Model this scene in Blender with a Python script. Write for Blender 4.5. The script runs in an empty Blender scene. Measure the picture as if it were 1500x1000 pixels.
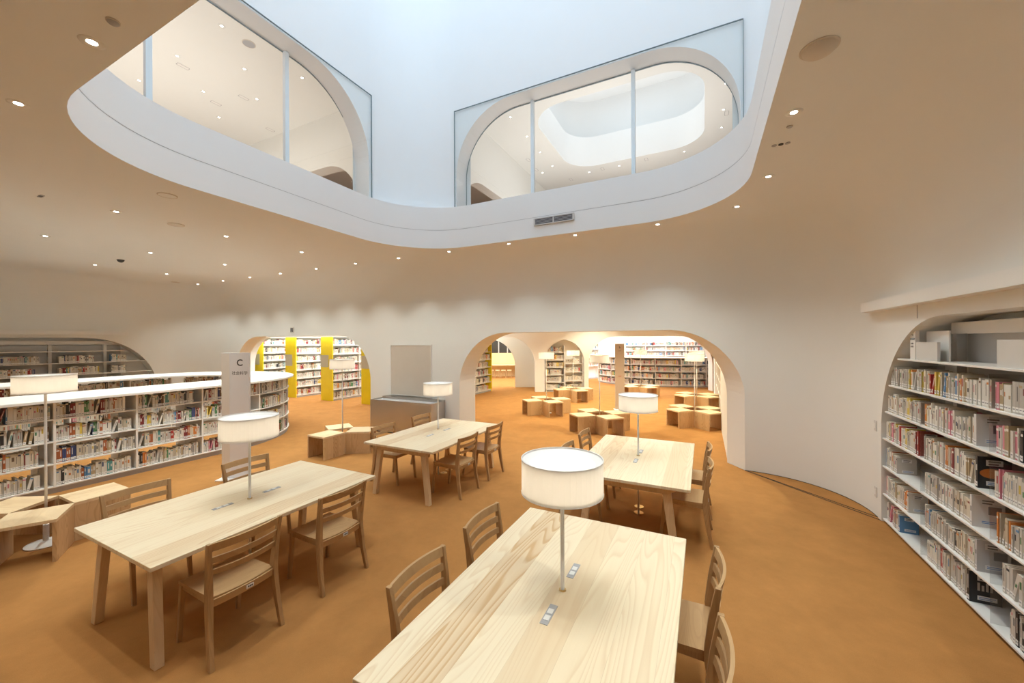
import bpy, bmesh, math, random
from mathutils import Vector, Matrix
random.seed(7)
PI = math.pi
TH = math.radians(63.7); CS, SN = math.cos(TH), math.sin(TH)
SC = bpy.context.scene; COL = SC.collection

def P(a, b, z=0.0):
    """building grid (a: into the room, b: to the right) -> world"""
    return Vector((CS*a + SN*b, SN*a - CS*b, z))

# ------------------------------------------------------------------ materials
def nodes_of(name):
    m = bpy.data.materials.new(name); m.use_nodes = True
    nt = m.node_tree; bs = nt.nodes['Principled BSDF']
    return m, nt, bs
def setp(bs, **k):
    for n, v in k.items():
        bs.inputs[n.replace('_', ' ')].default_value = v
def N(nt, t, **k):
    n = nt.nodes.new(t)
    for a, v in k.items():
        if a in n.inputs.keys(): n.inputs[a].default_value = v
        else: setattr(n, a, v)
    return n
def plain(name, col, rough=.6, metal=0.0, bump=0.0, bscale=200, var=0.04):
    m, nt, bs = nodes_of(name)
    setp(bs, Roughness=rough, Metallic=metal)
    tc = N(nt, 'ShaderNodeTexCoord'); no = N(nt, 'ShaderNodeTexNoise'); no.inputs['Scale'].default_value = 3.0
    nt.links.new(tc.outputs['Object'], no.inputs['Vector'])
    mx = N(nt, 'ShaderNodeMixRGB'); mx.inputs[1].default_value = (*[c*(1-var) for c in col], 1); mx.inputs[2].default_value = (*[min(1, c*(1+var)) for c in col], 1)
    nt.links.new(no.outputs['Fac'], mx.inputs[0]); nt.links.new(mx.outputs[0], bs.inputs['Base Color'])
    if bump:
        n2 = N(nt, 'ShaderNodeTexNoise'); n2.inputs['Scale'].default_value = bscale
        bp = N(nt, 'ShaderNodeBump'); bp.inputs['Strength'].default_value = bump
        nt.links.new(tc.outputs['Object'], n2.inputs['Vector']); nt.links.new(n2.outputs['Fac'], bp.inputs['Height']); nt.links.new(bp.outputs[0], bs.inputs['Normal'])
    return m
def wood(name, light, dark, plank, axis='X', rough=.45, contrast=.5, seed=0.0, ringscale=9.0, accent=None, stretch=.55):
    """planks running along one object axis, cathedral grain, tone varies per plank"""
    m, nt, bs = nodes_of(name); setp(bs, Roughness=rough)
    L = nt.links.new
    tc = N(nt, 'ShaderNodeTexCoord'); sp = N(nt, 'ShaderNodeSeparateXYZ'); L(tc.outputs['Object'], sp.inputs[0])
    al, ac = ('X', 'Y') if axis == 'X' else (('Z', 'X') if axis == 'Z' else ('Y', 'X'))
    third = ({'X', 'Y', 'Z'} - {al, ac}).pop()
    ad = N(nt, 'ShaderNodeMath', operation='ADD'); L(sp.outputs[ac], ad.inputs[0])
    if axis == 'Z': L(sp.outputs['Y'], ad.inputs[1])
    else: ad.inputs[1].default_value = 0
    dv = N(nt, 'ShaderNodeMath', operation='DIVIDE'); L(ad.outputs[0], dv.inputs[0]); dv.inputs[1].default_value = plank
    a2 = N(nt, 'ShaderNodeMath', operation='ADD'); L(dv.outputs[0], a2.inputs[0]); a2.inputs[1].default_value = 37.3 + seed
    fl = N(nt, 'ShaderNodeMath', operation='FLOOR'); L(a2.outputs[0], fl.inputs[0])
    wn = N(nt, 'ShaderNodeTexWhiteNoise', noise_dimensions='1D'); L(fl.outputs[0], wn.inputs['W'])
    fr = N(nt, 'ShaderNodeMath', operation='FRACT'); L(a2.outputs[0], fr.inputs[0])
    # grain space: stretched along the plank, shifted per plank
    off = N(nt, 'ShaderNodeMath', operation='MULTIPLY_ADD'); L(wn.outputs['Value'], off.inputs[0]); off.inputs[1].default_value = 23.0; L(sp.outputs[al], off.inputs[2])
    st = N(nt, 'ShaderNodeMath', operation='MULTIPLY'); L(off.outputs[0], st.inputs[0]); st.inputs[1].default_value = stretch
    cb = N(nt, 'ShaderNodeCombineXYZ'); L(st.outputs[0], cb.inputs[0]); 
    c2 = N(nt, 'ShaderNodeMath', operation='MULTIPLY'); L(ad.outputs[0], c2.inputs[0]); c2.inputs[1].default_value = 3.2
    L(c2.outputs[0], cb.inputs[1]); L(wn.outputs['Value'], cb.inputs[2])
    n1 = N(nt, 'ShaderNodeTexNoise'); n1.inputs['Scale'].default_value = 1.6; n1.inputs['Detail'].default_value = 1.0; L(cb.outputs[0], n1.inputs['Vector'])
    rg = N(nt, 'ShaderNodeMath', operation='MULTIPLY'); L(n1.outputs['Fac'], rg.inputs[0]); rg.inputs[1].default_value = ringscale*2.6
    sn = N(nt, 'ShaderNodeMath', operation='FRACT'); L(rg.outputs[0], sn.inputs[0])
    cr = N(nt, 'ShaderNodeValToRGB'); e = cr.color_ramp.elements
    e[0].position = 0; e[0].color = (0, 0, 0, 1); e[1].position = 1; e[1].color = (0, 0, 0, 1)
    x = e.new(.55); x.color = (.25, .25, .25, 1); x = e.new(.86); x.color = (1, 1, 1, 1)
    L(sn.outputs[0], cr.inputs[0])
    n2 = N(nt, 'ShaderNodeTexNoise'); n2.inputs['Scale'].default_value = 14; n2.inputs['Detail'].default_value = 3
    cb2 = N(nt, 'ShaderNodeCombineXYZ'); s2 = N(nt, 'ShaderNodeMath', operation='MULTIPLY'); L(off.outputs[0], s2.inputs[0]); s2.inputs[1].default_value = .3
    s3 = N(nt, 'ShaderNodeMath', operation='MULTIPLY'); L(ad.outputs[0], s3.inputs[0]); s3.inputs[1].default_value = 9
    L(s2.outputs[0], cb2.inputs[0]); L(s3.outputs[0], cb2.inputs[1]); L(sp.outputs[third], cb2.inputs[2]); L(cb2.outputs[0], n2.inputs['Vector'])
    oi = N(nt, 'ShaderNodeObjectInfo'); orr = N(nt, 'ShaderNodeMath', operation='MULTIPLY_ADD'); L(oi.outputs['Random'], orr.inputs[0]); orr.inputs[1].default_value = 0.0 if accent is not None else 41.0; orr.inputs[2].default_value = 37.3+seed
    L(orr.outputs[0], a2.inputs[1])
    wn2 = N(nt, 'ShaderNodeTexWhiteNoise', noise_dimensions='1D'); w2 = N(nt, 'ShaderNodeMath', operation='ADD'); L(fl.outputs[0], w2.inputs[0]); w2.inputs[1].default_value = 91.7; L(w2.outputs[0], wn2.inputs['W'])
    cm = N(nt, 'ShaderNodeMath', operation='COMPARE'); L(fl.outputs[0], cm.inputs[0]); cm.inputs[1].default_value = -999 if accent is None else accent; cm.inputs[2].default_value = .5
    kk = N(nt, 'ShaderNodeMapRange'); L(wn2.outputs['Value'], kk.inputs['Value']); kk.inputs['To Min'].default_value = contrast*.25; kk.inputs['To Max'].default_value = contrast*1.1
    k2 = N(nt, 'ShaderNodeMath', operation='MULTIPLY_ADD'); L(cm.outputs[0], k2.inputs[0]); k2.inputs[1].default_value = .30; L(kk.outputs[0], k2.inputs[2])
    f = N(nt, 'ShaderNodeMath', operation='MULTIPLY'); L(cr.outputs[0], f.inputs[0]); L(k2.outputs[0], f.inputs[1])
    f2 = N(nt, 'ShaderNodeMath', operation='MULTIPLY_ADD'); L(n2.outputs['Fac'], f2.inputs[0]); f2.inputs[1].default_value = .35*contrast; L(f.outputs[0], f2.inputs[2])
    f3 = N(nt, 'ShaderNodeMath', operation='POWER'); L(wn.outputs['Value'], f3.inputs[0]); f3.inputs[1].default_value = 2.5
    f4 = N(nt, 'ShaderNodeMath', operation='MULTIPLY_ADD', use_clamp=True); L(f3.outputs[0], f4.inputs[0]); f4.inputs[1].default_value = .42; f5 = N(nt, 'ShaderNodeMath', operation='MULTIPLY_ADD'); L(cm.outputs[0], f5.inputs[0]); f5.inputs[1].default_value = .36; L(f2.outputs[0], f5.inputs[2]); L(f5.outputs[0], f4.inputs[2])
    mx = N(nt, 'ShaderNodeMixRGB'); mx.inputs[1].default_value = (*light, 1); mx.inputs[2].default_value = (*dark, 1); L(f4.outputs[0], mx.inputs[0])
    # fine glue line between planks
    g = N(nt, 'ShaderNodeMath', operation='LESS_THAN'); L(fr.outputs[0], g.inputs[0]); g.inputs[1].default_value = .008
    g2 = N(nt, 'ShaderNodeMath', operation='MULTIPLY'); L(g.outputs[0], g2.inputs[0]); g2.inputs[1].default_value = .3
    m2 = N(nt, 'ShaderNodeMixRGB'); L(g2.outputs[0], m2.inputs[0]); L(mx.outputs[0], m2.inputs[1]); m2.inputs[2].default_value = (*[c*.6 for c in dark], 1)
    L(m2.outputs[0], bs.inputs['Base Color'])
    return m
def attr_mat(name, rough=.5):
    m, nt, bs = nodes_of(name); setp(bs, Roughness=rough)
    a = N(nt, 'ShaderNodeAttribute'); a.attribute_name = 'own_colour'
    nt.links.new(a.outputs['Color'], bs.inputs['Base Color'])
    return m
def emis(name, col, st):
    m, nt, bs = nodes_of(name)
    setp(bs, Base_Color=(*col, 1)); bs.inputs['Emission Color'].default_value = (*col, 1); bs.inputs['Emission Strength'].default_value = st
    return m
def glassy(name, tint=(1, 1, 1), gl=.06, tr=1.0):
    m = bpy.data.materials.new(name); m.use_nodes = True; nt = m.node_tree
    for n in list(nt.nodes): nt.nodes.remove(n)
    o = N(nt, 'ShaderNodeOutputMaterial'); t = N(nt, 'ShaderNodeBsdfTransparent'); g = N(nt, 'ShaderNodeBsdfGlossy')
    t.inputs[0].default_value = (*[c*tr for c in tint], 1); g.inputs['Roughness'].default_value = .02
    x = N(nt, 'ShaderNodeMixShader'); x.inputs[0].default_value = gl
    nt.links.new(t.outputs[0], x.inputs[1]); nt.links.new(g.outputs[0], x.inputs[2]); nt.links.new(x.outputs[0], o.inputs[0])
    return m
def fabric(name, col, tr=.45):
    m, nt, bs = nodes_of(name); setp(bs, Roughness=.8, Base_Color=(*col, 1))
    o = nt.nodes['Material Output']
    tc = N(nt, 'ShaderNodeTexCoord'); w = N(nt, 'ShaderNodeTexNoise'); w.inputs['Scale'].default_value = 400
    nt.links.new(tc.outputs['Object'], w.inputs['Vector'])
    t = N(nt, 'ShaderNodeBsdfTranslucent'); t.inputs[0].default_value = (*col, 1)
    x = N(nt, 'ShaderNodeMixShader'); x.inputs[0].default_value = tr
    nt.links.new(bs.outputs[0], x.inputs[1]); nt.links.new(t.outputs[0], x.inputs[2]); nt.links.new(x.outputs[0], o.inputs[0])
    return m
def carpet():
    m, nt, bs = nodes_of('carpet'); setp(bs, Roughness=.95); bs.inputs['Specular IOR Level'].default_value = .1
    L = nt.links.new
    tc = N(nt, 'ShaderNodeTexCoord')
    n1 = N(nt, 'ShaderNodeTexNoise'); n1.inputs['Scale'].default_value = 220; n1.inputs['Detail'].default_value = 2
    n2 = N(nt, 'ShaderNodeTexNoise'); n2.inputs['Scale'].default_value = 3.0; n2.inputs['Detail'].default_value = 9; n2.inputs['Roughness'].default_value = .7
    L(tc.outputs['Object'], n1.inputs['Vector']); L(tc.outputs['Object'], n2.inputs['Vector'])
    a = N(nt, 'ShaderNodeMixRGB'); a.inputs[1].default_value = (.36, .165, .050, 1); a.inputs[2].default_value = (.48, .232, .076, 1); L(n1.outputs['Fac'], a.inputs[0])
    b = N(nt, 'ShaderNodeMixRGB', blend_type='MULTIPLY'); b.inputs[0].default_value = 1
    r = N(nt, 'ShaderNodeMapRange'); r.inputs['From Min'].default_value = .3; r.inputs['From Max'].default_value = .7; r.inputs['To Min'].default_value = .86; r.inputs['To Max'].default_value = 1.08
    L(n2.outputs['Fac'], r.inputs['Value']); L(a.outputs[0], b.inputs[1]); L(r.outputs[0], b.inputs[2]); L(b.outputs[0], bs.inputs['Base Color'])
    bp = N(nt, 'ShaderNodeBump'); bp.inputs['Strength'].default_value = .35; L(n1.outputs['Fac'], bp.inputs['Height']); L(bp.outputs[0], bs.inputs['Normal'])
    return m

M = dict(
    wall=plain('white_plaster', (.815, .82, .80), .75, var=.01),
    well=plain('white_well_plaster', (.90, .905, .905), .7, var=.008),
    white=plain('white_painted_steel', (.83, .82, .80), .4, var=.01),
    shelfback=plain('grey_back_panel', (.50, .49, .48), .6, var=.02),
    shelfgrey=plain('grey_shelf_base', (.42, .42, .43), .6, var=.02),
    seam=plain('shadow_joint', (.52, .52, .52), .8),
    gap=plain('dark_floor_gap', (.10, .07, .05), .8),
    carpet=carpet(),
    table=wood('pale_ash_tabletop', (.93, .815, .60), (.66, .44, .23), .19, 'X', .38, .42, 2.0, 8, None, .26),
    table1=wood('pale_ash_tabletop_striped', (.93, .815, .60), (.66, .44, .23), .19, 'X', .38, .42, .384, 8, 39, .26),
    tleg=wood('pale_ash_leg', (.74, .56, .35), (.55, .36, .19), .07, 'Z', .5, .45),
    oak=wood('oak_chair', (.48, .295, .135), (.33, .18, .075), .06, 'Z', .45, .5),
    oakx=wood('oak_chair_seat', (.53, .335, .16), (.37, .21, .09), .09, 'X', .42, .5),
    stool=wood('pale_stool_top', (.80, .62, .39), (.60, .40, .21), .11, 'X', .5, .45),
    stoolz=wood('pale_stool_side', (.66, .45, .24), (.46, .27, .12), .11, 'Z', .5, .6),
    steel=plain('brushed_steel', (.60, .56, .52), .36, 1.0, .02, 300),
    board=plain('beige_pinboard', (.60, .54, .47), .9, bump=.05),
    grey=plain('grey_plastic', (.42, .42, .44), .5),
    lgrey=plain('light_grey_plastic', (.66, .65, .63), .5),
    dark=plain('dark_plastic', (.03, .03, .03), .5),
    brass=plain('brass', (.72, .50, .22), .35, 1.0),
    shade=fabric('white_lamp_fabric', (.93, .91, .88)),
    diff=fabric('white_lamp_diffuser', (.98, .98, .97), .2),
    lampw=plain('white_lamp_metal', (.92, .91, .89), .35, var=.01),
    glass=glassy('thin_glass', (.97, .99, .99), .05),
    acryl=glassy('clear_acrylic', (.97, .97, .97), .09, .93),
    mull=plain('white_mullion', (.90, .94, .97), .5, var=.01),
    edge=plain('glass_edge', (.20, .26, .28), .4),
    yellow=plain('yellow_acrylic', (.86, .70, .015), .35, var=.10),
    plate=plain('greige_notice_plate', (.52, .50, .40), .6),
    signw=plain('white_gloss_sign', (.90, .90, .93), .18, var=.01),
    strip=plain('warm_reflection_strip', (.88, .83, .77), .15, var=.01),
    signb=plain('beige_sign', (.50, .41, .33), .5),
    ink=plain('dark_ink', (.04, .04, .045), .6),
    red=plain('red_ink', (.45, .08, .05), .6),
    book=attr_mat('book_cover'),
    paper=plain('book_pages', (.80, .76, .66), .8),
    label=plain('white_sticker', (.82, .82, .80), .5),
    lamp=emis('downlight_glow', (1, .93, .82), 40),
    lampup=emis('downlight_glow_upper', (1, .95, .86), 14),
    ring=plain('downlight_trim', (.66, .60, .52), .5),
    night=plain('dark_window_view', (.03, .03, .03), .3),
    woodw=wood('pale_wood_panel', (.80, .62, .34), (.66, .46, .22), .2, 'Z', .5, .3),
)

# ------------------------------------------------------------------ mesh builder
class MB:
    def __init__(s): s.v = []; s.f = []; s.m = []; s.c = []
    def face(s, pts, mi=0, col=None):
        i = len(s.v); s.v += [tuple(p) for p in pts]; s.f.append(list(range(i, i+len(pts)))); s.m.append(mi); s.c.append(col)
    def hexa(s, q, mi=0, col=None, cols=None):
        """q: 8 points, bottom loop 0-3 (ccw from above), top loop 4-7"""
        i = len(s.v); s.v += [tuple(p) for p in q]
        for k, f in enumerate(((3, 2, 1, 0), (4, 5, 6, 7), (0, 1, 5, 4), (1, 2, 6, 5), (2, 3, 7, 6), (3, 0, 4, 7))):
            s.f.append([i+j for j in f]); s.m.append(mi); s.c.append(cols[k] if cols else col)
    def box(s, x0, x1, y0, y1, z0, z1, mi=0, col=None, T=None):
        q = [(x0, y0, z0), (x1, y0, z0), (x1, y1, z0), (x0, y1, z0), (x0, y0, z1), (x1, y0, z1), (x1, y1, z1), (x0, y1, z1)]
        if T: q = [T(*p) for p in q]
        s.hexa(q, mi, col)
    def abox(s, a0, a1, b0, b1, z0, z1, mi=0):   # grid aligned box in world space
        s.hexa([P(a0, b1, z0), P(a1, b1, z0), P(a1, b0, z0), P(a0, b0, z0), P(a0, b1, z1), P(a1, b1, z1), P(a1, b0, z1), P(a0, b0, z1)], mi)
    def cyl(s, x, y, z0, z1, r0, r1=None, n=32, caps=True, mi=0):
        r1 = r0 if r1 is None else r1; i = len(s.v)
        for k in range(n):
            t = 2*PI*k/n; s.v.append((x+r0*math.cos(t), y+r0*math.sin(t), z0))
        for k in range(n):
            t = 2*PI*k/n; s.v.append((x+r1*math.cos(t), y+r1*math.sin(t), z1))
        for k in range(n):
            s.f.append([i+k, i+(k+1) % n, i+n+(k+1) % n, i+n+k]); s.m.append(mi); s.c.append(None)
        if caps:
            s.f.append([i+k for k in range(n)][::-1]); s.m.append(mi); s.c.append(None)
            s.f.append([i+n+k for k in range(n)]); s.m.append(mi); s.c.append(None)
    def lathe(s, prof, n=32, x=0, y=0, closed=False):
        i = len(s.v); m = len(prof)
        for k in range(n):
            t = 2*PI*k/n
            for r, z in prof: s.v.append((x+r*math.cos(t), y+r*math.sin(t), z))
        rng = m if closed else m-1
        for k in range(n):
            for j in range(rng):
                a = i+k*m+j; b = i+k*m+(j+1) % m; c = i+((k+1) % n)*m+(j+1) % m; d = i+((k+1) % n)*m+j
                s.f.append([a, d, c, b]); s.m.append(0); s.c.append(None)
    def grid(s, rows, closed=False, mi=0):
        """rows: list of equally long loops"""
        i = len(s.v); n = len(rows[0])
        for r in rows: s.v += [tuple(p) for p in r]
        for a in range(len(rows)-1):
            for k in range(n if closed else n-1):
                q = (k+1) % n
                s.f.append([i+a*n+k, i+a*n+q, i+(a+1)*n+q, i+(a+1)*n+k]); s.m.append(mi); s.c.append(None)
    def build(s, name, mat, parent=None, smooth=False, bevel=0, fix=False):
        me = bpy.data.meshes.new(name); me.from_pydata(s.v, [], s.f)
        mats = mat if isinstance(mat, (list, tuple)) else [mat]
        for m in mats: me.materials.append(m)
        if len(mats) > 1: me.polygons.foreach_set('material_index', s.m)
        if any(c is not None for c in s.c):
            ca = me.color_attributes.new('own_colour', 'FLOAT_COLOR', 'CORNER')
            buf = []
            for f, c in zip(s.f, s.c):
                c = c or (.8, .8, .8); buf += [c[0], c[1], c[2], 1.0]*len(f)
            ca.data.foreach_set('color', buf)
        if smooth: me.polygons.foreach_set('use_smooth', [True]*len(me.polygons))
        if fix:
            bm = bmesh.new(); bm.from_mesh(me); bmesh.ops.remove_doubles(bm, verts=bm.verts, dist=1e-5); bmesh.ops.recalc_face_normals(bm, faces=bm.faces); bm.to_mesh(me); bm.free()
        o = bpy.data.objects.new(name, me); COL.objects.link(o)
        if parent: o.parent = parent
        if bevel:
            md = o.modifiers.new('bevel', 'BEVEL'); md.width = bevel; md.segments = 2; md.limit_method = 'ANGLE'
        return o

def tag(o, label=None, cat=None, group=None, kind=None):
    if label: o['label'] = label
    if cat: o['category'] = cat
    if group: o['group'] = group
    if kind: o['kind'] = kind
    return o
def thing(name, loc, label, cat, rz=0, group=None):
    o = bpy.data.objects.new(name, None); COL.objects.link(o); o.empty_display_size = .1
    o.location = loc; o.rotation_euler = (0, 0, rz)
    return tag(o, label, cat, group)
def copy_tree(o, parent=None):
    c = o.copy(); COL.objects.link(c); c.parent = parent
    for ch in list(o.children): copy_tree(ch, c)
    return c
def struct(mb, name, mat, smooth=False, fix=False, parent=None):
    o = mb.build(name, mat, parent, smooth, fix=fix)
    if not parent: o['kind'] = 'structure'
    return o
def fill(mb, loops, mi=0):
    """planar region bounded by closed loops of 3D points (first outer, others holes)"""
    bm = bmesh.new()
    for lp in loops:
        vs = [bm.verts.new(p) for p in lp]
        for i in range(len(vs)): bm.edges.new((vs[i], vs[(i+1) % len(vs)]))
    bmesh.ops.triangle_fill(bm, use_beauty=True, edges=bm.edges[:])
    bm.verts.index_update(); i = len(mb.v)
    mb.v += [tuple(v.co) for v in bm.verts]
    for f in bm.faces:
        mb.f.append([i+v.index for v in f.verts]); mb.m.append(mi); mb.c.append(None)
    bm.free()
def rrect(a0, a1, b0, b1, r, n=14):
    """rounded rectangle in (a,b); r = radius or four radii for corners (a1,b1),(a0,b1),(a0,b0),(a1,b0)"""
    rs = [r]*4 if not isinstance(r, (list, tuple)) else r
    out = []
    for k, (ca, cb, s0) in enumerate(((a1, b1, 0), (a0, b1, 1), (a0, b0, 2), (a1, b0, 3))):
        rr = rs[k]; ea = ca - rr if ca == a1 else ca + rr; eb = cb - rr if cb == b1 else cb + rr
        for j in range(n+1):
            t = PI/2*(s0 + j/n)
            out.append((ea+rr*math.cos(t), eb+rr*math.sin(t)))
    return out
def arch(x0, x1, z0, zt, r, n=18, rx=None):
    rx = rx or r
    pts = [(x0, z0)]
    pts += [(x0+rx-rx*math.cos(PI/2*k/n), zt-r+r*math.sin(PI/2*k/n)) for k in range(n+1)]
    pts += [(x1-rx+rx*math.sin(PI/2*k/n), zt-r+r*math.cos(PI/2*k/n)) for k in range(n+1)]
    return pts+[(x1, z0)]
def wall_panel(mb, fn, x0, x1, z0, z1, arches, th, back=None):
    """fn(x, depth, z)->world. arches: open-bottom outlines. front face at depth 0, back face at depth th, reveals between"""
    back = back or arches
    def ring(d):
        lp = [(x0, z0)]
        for a in (back if d else arches): lp += a
        lp += [(x1, z0), (x1, z1), (x0, z1)]
        return [fn(x, d, z) for x, z in lp]
    fill(mb, [ring(0)]); fill(mb, [ring(th)])
    for a, b in zip(arches, back): mb.grid([[fn(x, 0, z) for x, z in a], [fn(x, th, z) for x, z in b]])

# ------------------------------------------------------------------ room shell
ZC, R, RC = 3.8, .85, 1.22
A0, A1, B0, B1 = -4.0, 7.1, -14.75, 1.8
ZW = ZC-R
mb = MB(); mb.face([(-34, -16, 0), (24, -16, 0), (24, 34, 0), (-34, 34, 0)]); struct(mb, 'floor', M['carpet'])
AR2 = arch(-4.80, .59, 0, 2.235, 1.15); AR1 = arch(-13.25, -7.45, 0, 2.235, 1.15); AR2B = arch(-4.62, .35, 0, 2.235, 1.10)
mb = MB()
wall_panel(mb, lambda x, d, z: P(A1+d, x, z), B0+RC, B1-RC, 0, ZW, [AR1, AR2], .34, [AR1, AR2B])
struct(mb, 'wall_back', M['wall'])
mb = MB()   # rear skin of the back wall up to the slab, seen from the rooms behind
wall_panel(mb, lambda x, d, z: P(A1+.34+d, x, z), -22, 4.0, 0, 3.9, [AR1, AR2B], .02)
struct(mb, 'wall_partition', M['wall'])
NICHE = arch(-6, 5.785, 0.0, 2.255, 1.25)      # opening for the right-hand bookcase (in a)
mb = MB()
# right wall: plane b=B1, flat part a from A0+RC to A1-RC with the book niche
ar = [(x, z) for x, z in arch(-2.6, 5.785, 0, 2.255, 1.25)]
fill(mb, [[P(x, B1, z) for x, z in [(A0+RC, 0)]+ar+[(A1-RC, 0), (A1-RC, ZW), (A0+RC, ZW)]]])
mb.grid([[P(x, B1, z) for x, z in ar], [P(x, B1+.36, z) for x, z in ar]])
fill(mb, [[P(x, B1+.36, z) for x, z in ar]])
struct(mb, 'wall_right', M['wall'])
mb = MB()   # left wall: plane b=B0 with its niche
al = arch(-2.6, 5.72, 0, 2.20, 1.5)
fill(mb, [[P(x, B0, z) for x, z in [(A0+RC, 0)]+al+[(A1-RC, 0), (A1-RC, ZW), (A0+RC, ZW)]]])
mb.grid([[P(x, B0, z) for x, z in al], [P(x, B0-.36, z) for x, z in al]])
fill(mb, [[P(x, B0-.36, z) for x, z in al]])
struct(mb, 'wall_left', M['wall'])
mb = MB(); mb.grid([[P(A0, B0+RC, 0), P(A0, B1-RC, 0)], [P(A0, B0+RC, ZW), P(A0, B1-RC, ZW)]]); struct(mb, 'wall_front', M['wall'])
# rounded vertical corners
loopW = rrect(A0, A1, B0, B1, RC, 16)
for q, nm in ((0, 'wall_right_corner'), (1, 'wall_front_corner'), (2, 'wall_left_corner'), (3, 'wall_back_corner')):
    mb = MB(); seg = loopW[q*17:q*17+17]
    mb.grid([[P(a, b, 0) for a, b in seg], [P(a, b, ZW) for a, b in seg]]); struct(mb, nm, M['wall'], True)
# ceiling with coved edge
mb = MB(); rows = []
for k in range(21):
    t = PI/2*k/20; o = R*(1-math.cos(t)); z = ZW+R*math.sin(t)
    rows.append([P(a, b, z) for a, b in rrect(A0+o, A1-o, B0+o, B1-o, RC-o, 16)])
mb.grid(rows, closed=True)
cove = struct(mb, 'ceiling_cove', M['wall'], True, fix=True)
RIM = rrect(1.07, 6.03, -5.18, .46, 1.3, 18)
mb = MB(); fill(mb, [rows[-1], [P(a, b, ZC) for a, b in RIM]]); struct(mb, 'ceiling', M['wall'])
# light well: fascia, ledge, upper walls
ZF = 4.56
mb = MB(); mb.grid([[P(a, b, ZC) for a, b in RIM], [P(a, b, 4.135) for a, b in RIM]], closed=True)
mb.grid([[P(a, b, 4.141) for a, b in RIM], [P(a, b, ZF) for a, b in RIM]], closed=True)
f = struct(mb, 'wall_well_fascia', M['well'], True, fix=True)
mb = MB(); R2 = rrect(1.06, 6.04, -5.19, .47, 1.31, 18); mb.grid([[P(a, b, 4.12) for a, b in R2], [P(a, b, 4.16) for a, b in R2]], closed=True); struct(mb, 'trim_1', M['seam'], True)
OA0, OA1, OB0, OB1 = .25, 6.30, -5.42, .85
OUT = rrect(OA0, OA1, OB0, OB1, [.3, .3, .3, 1.1], 18)
mb = MB(); fill(mb, [[P(a, b, ZF) for a, b in OUT], [P(a, b, ZF) for a, b in RIM]]); struct(mb, 'wall_well_ledge', M['well'])
ZT = 13.5; ZU = 4.29
mb = MB(); wall_panel(mb, lambda x, d, z: P(OA1+d, x, z), OB0+1.1, OB1-.3, ZU, ZT, [arch(-4.30, .48, ZU, 6.51, 1.2)], .355); struct(mb, 'wall_well_back', M['well'])
mb = MB(); wall_panel(mb, lambda x, d, z: P(x, OB0-d, z), OA0+.3, OA1-1.1, ZU, ZT, [arch(.6, 5.15, ZU, 6.51, 1.2)], .355); struct(mb, 'wall_well_left', M['well'])
mb = MB(); mb.grid([[P(OA0+.3, OB1, ZU), P(OA1-.3, OB1, ZU)], [P(OA0+.3, OB1, ZT), P(OA1-.3, OB1, ZT)]]); struct(mb, 'wall_well_right', M['well'])
mb = MB(); mb.grid([[P(OA0, OB0+.3, ZU), P(OA0, OB1-.3, ZU)], [P(OA0, OB0+.3, ZT), P(OA0, OB1-.3, ZT)]]); struct(mb, 'wall_well_front', M['well'])
for q in range(4):
    mb = MB(); seg = OUT[q*19:q*19+19]; mb.grid([[P(a, b, ZU) for a, b in seg], [P(a, b, ZT) for a, b in seg]]); struct(mb, 'wall_well_corner', M['well'], True)
# windows of the light well: outer glass sheet, inner mullions and frame line
def well_window(n, fn, x0, x1, mulls):
    mb = MB(); q = [fn(x0, -.02, ZF+.002), fn(x1, -.02, ZF+.002), fn(x1, -.02, 6.53), fn(x0, -.02, 6.53)]; mb.face(q)
    o = struct(mb, 'window_%d' % n, M['glass'])
    e = MB(); w = .008
    for (u0, u1, z0, z1) in ((x0, x1, 6.53, 6.53+w), (x0-w, x0, ZF, 6.53+w), (x1, x1+w, ZF, 6.53+w)):
        e.hexa([fn(u0, -.03, z0), fn(u1, -.03, z0), fn(u1, -.01, z0), fn(u0, -.01, z0), fn(u0, -.03, z1), fn(u1, -.03, z1), fn(u1, -.01, z1), fn(u0, -.01, z1)])
    e.build('glass_edge', M['edge'], o)
    for u in mulls:
        e = MB(); e.hexa([fn(u-.03, .28, ZU), fn(u+.03, .28, ZU), fn(u+.03, .34, ZU), fn(u-.03, .34, ZU), fn(u-.03, .28, 6.50), fn(u+.03, .28, 6.50), fn(u+.03, .34, 6.50), fn(u-.03, .34, 6.50)])
        e.build('mullion', M['mull'], o)
    e = MB(); oo = arch(x0+.02, x1-.02, ZU, 6.505, 1.2); ii = arch(x0+.032, x1-.032, ZU, 6.493, 1.19)
    e.grid([[fn(x, .335, z) for x, z in oo], [fn(x, .335, z) for x, z in ii], [fn(x, .35, z) for x, z in ii], [fn(x, .35, z) for x, z in oo]])
    e.build('window_frame', M['edge'], o)
well_window(1, lambda x, d, z: P(OA1+d, x, z), -4.33, .51, (-2.82, -1.02))
well_window(2, lambda x, d, z: P(x, OB0-d, z), .55, 5.19, (2.15, 3.80))
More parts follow.
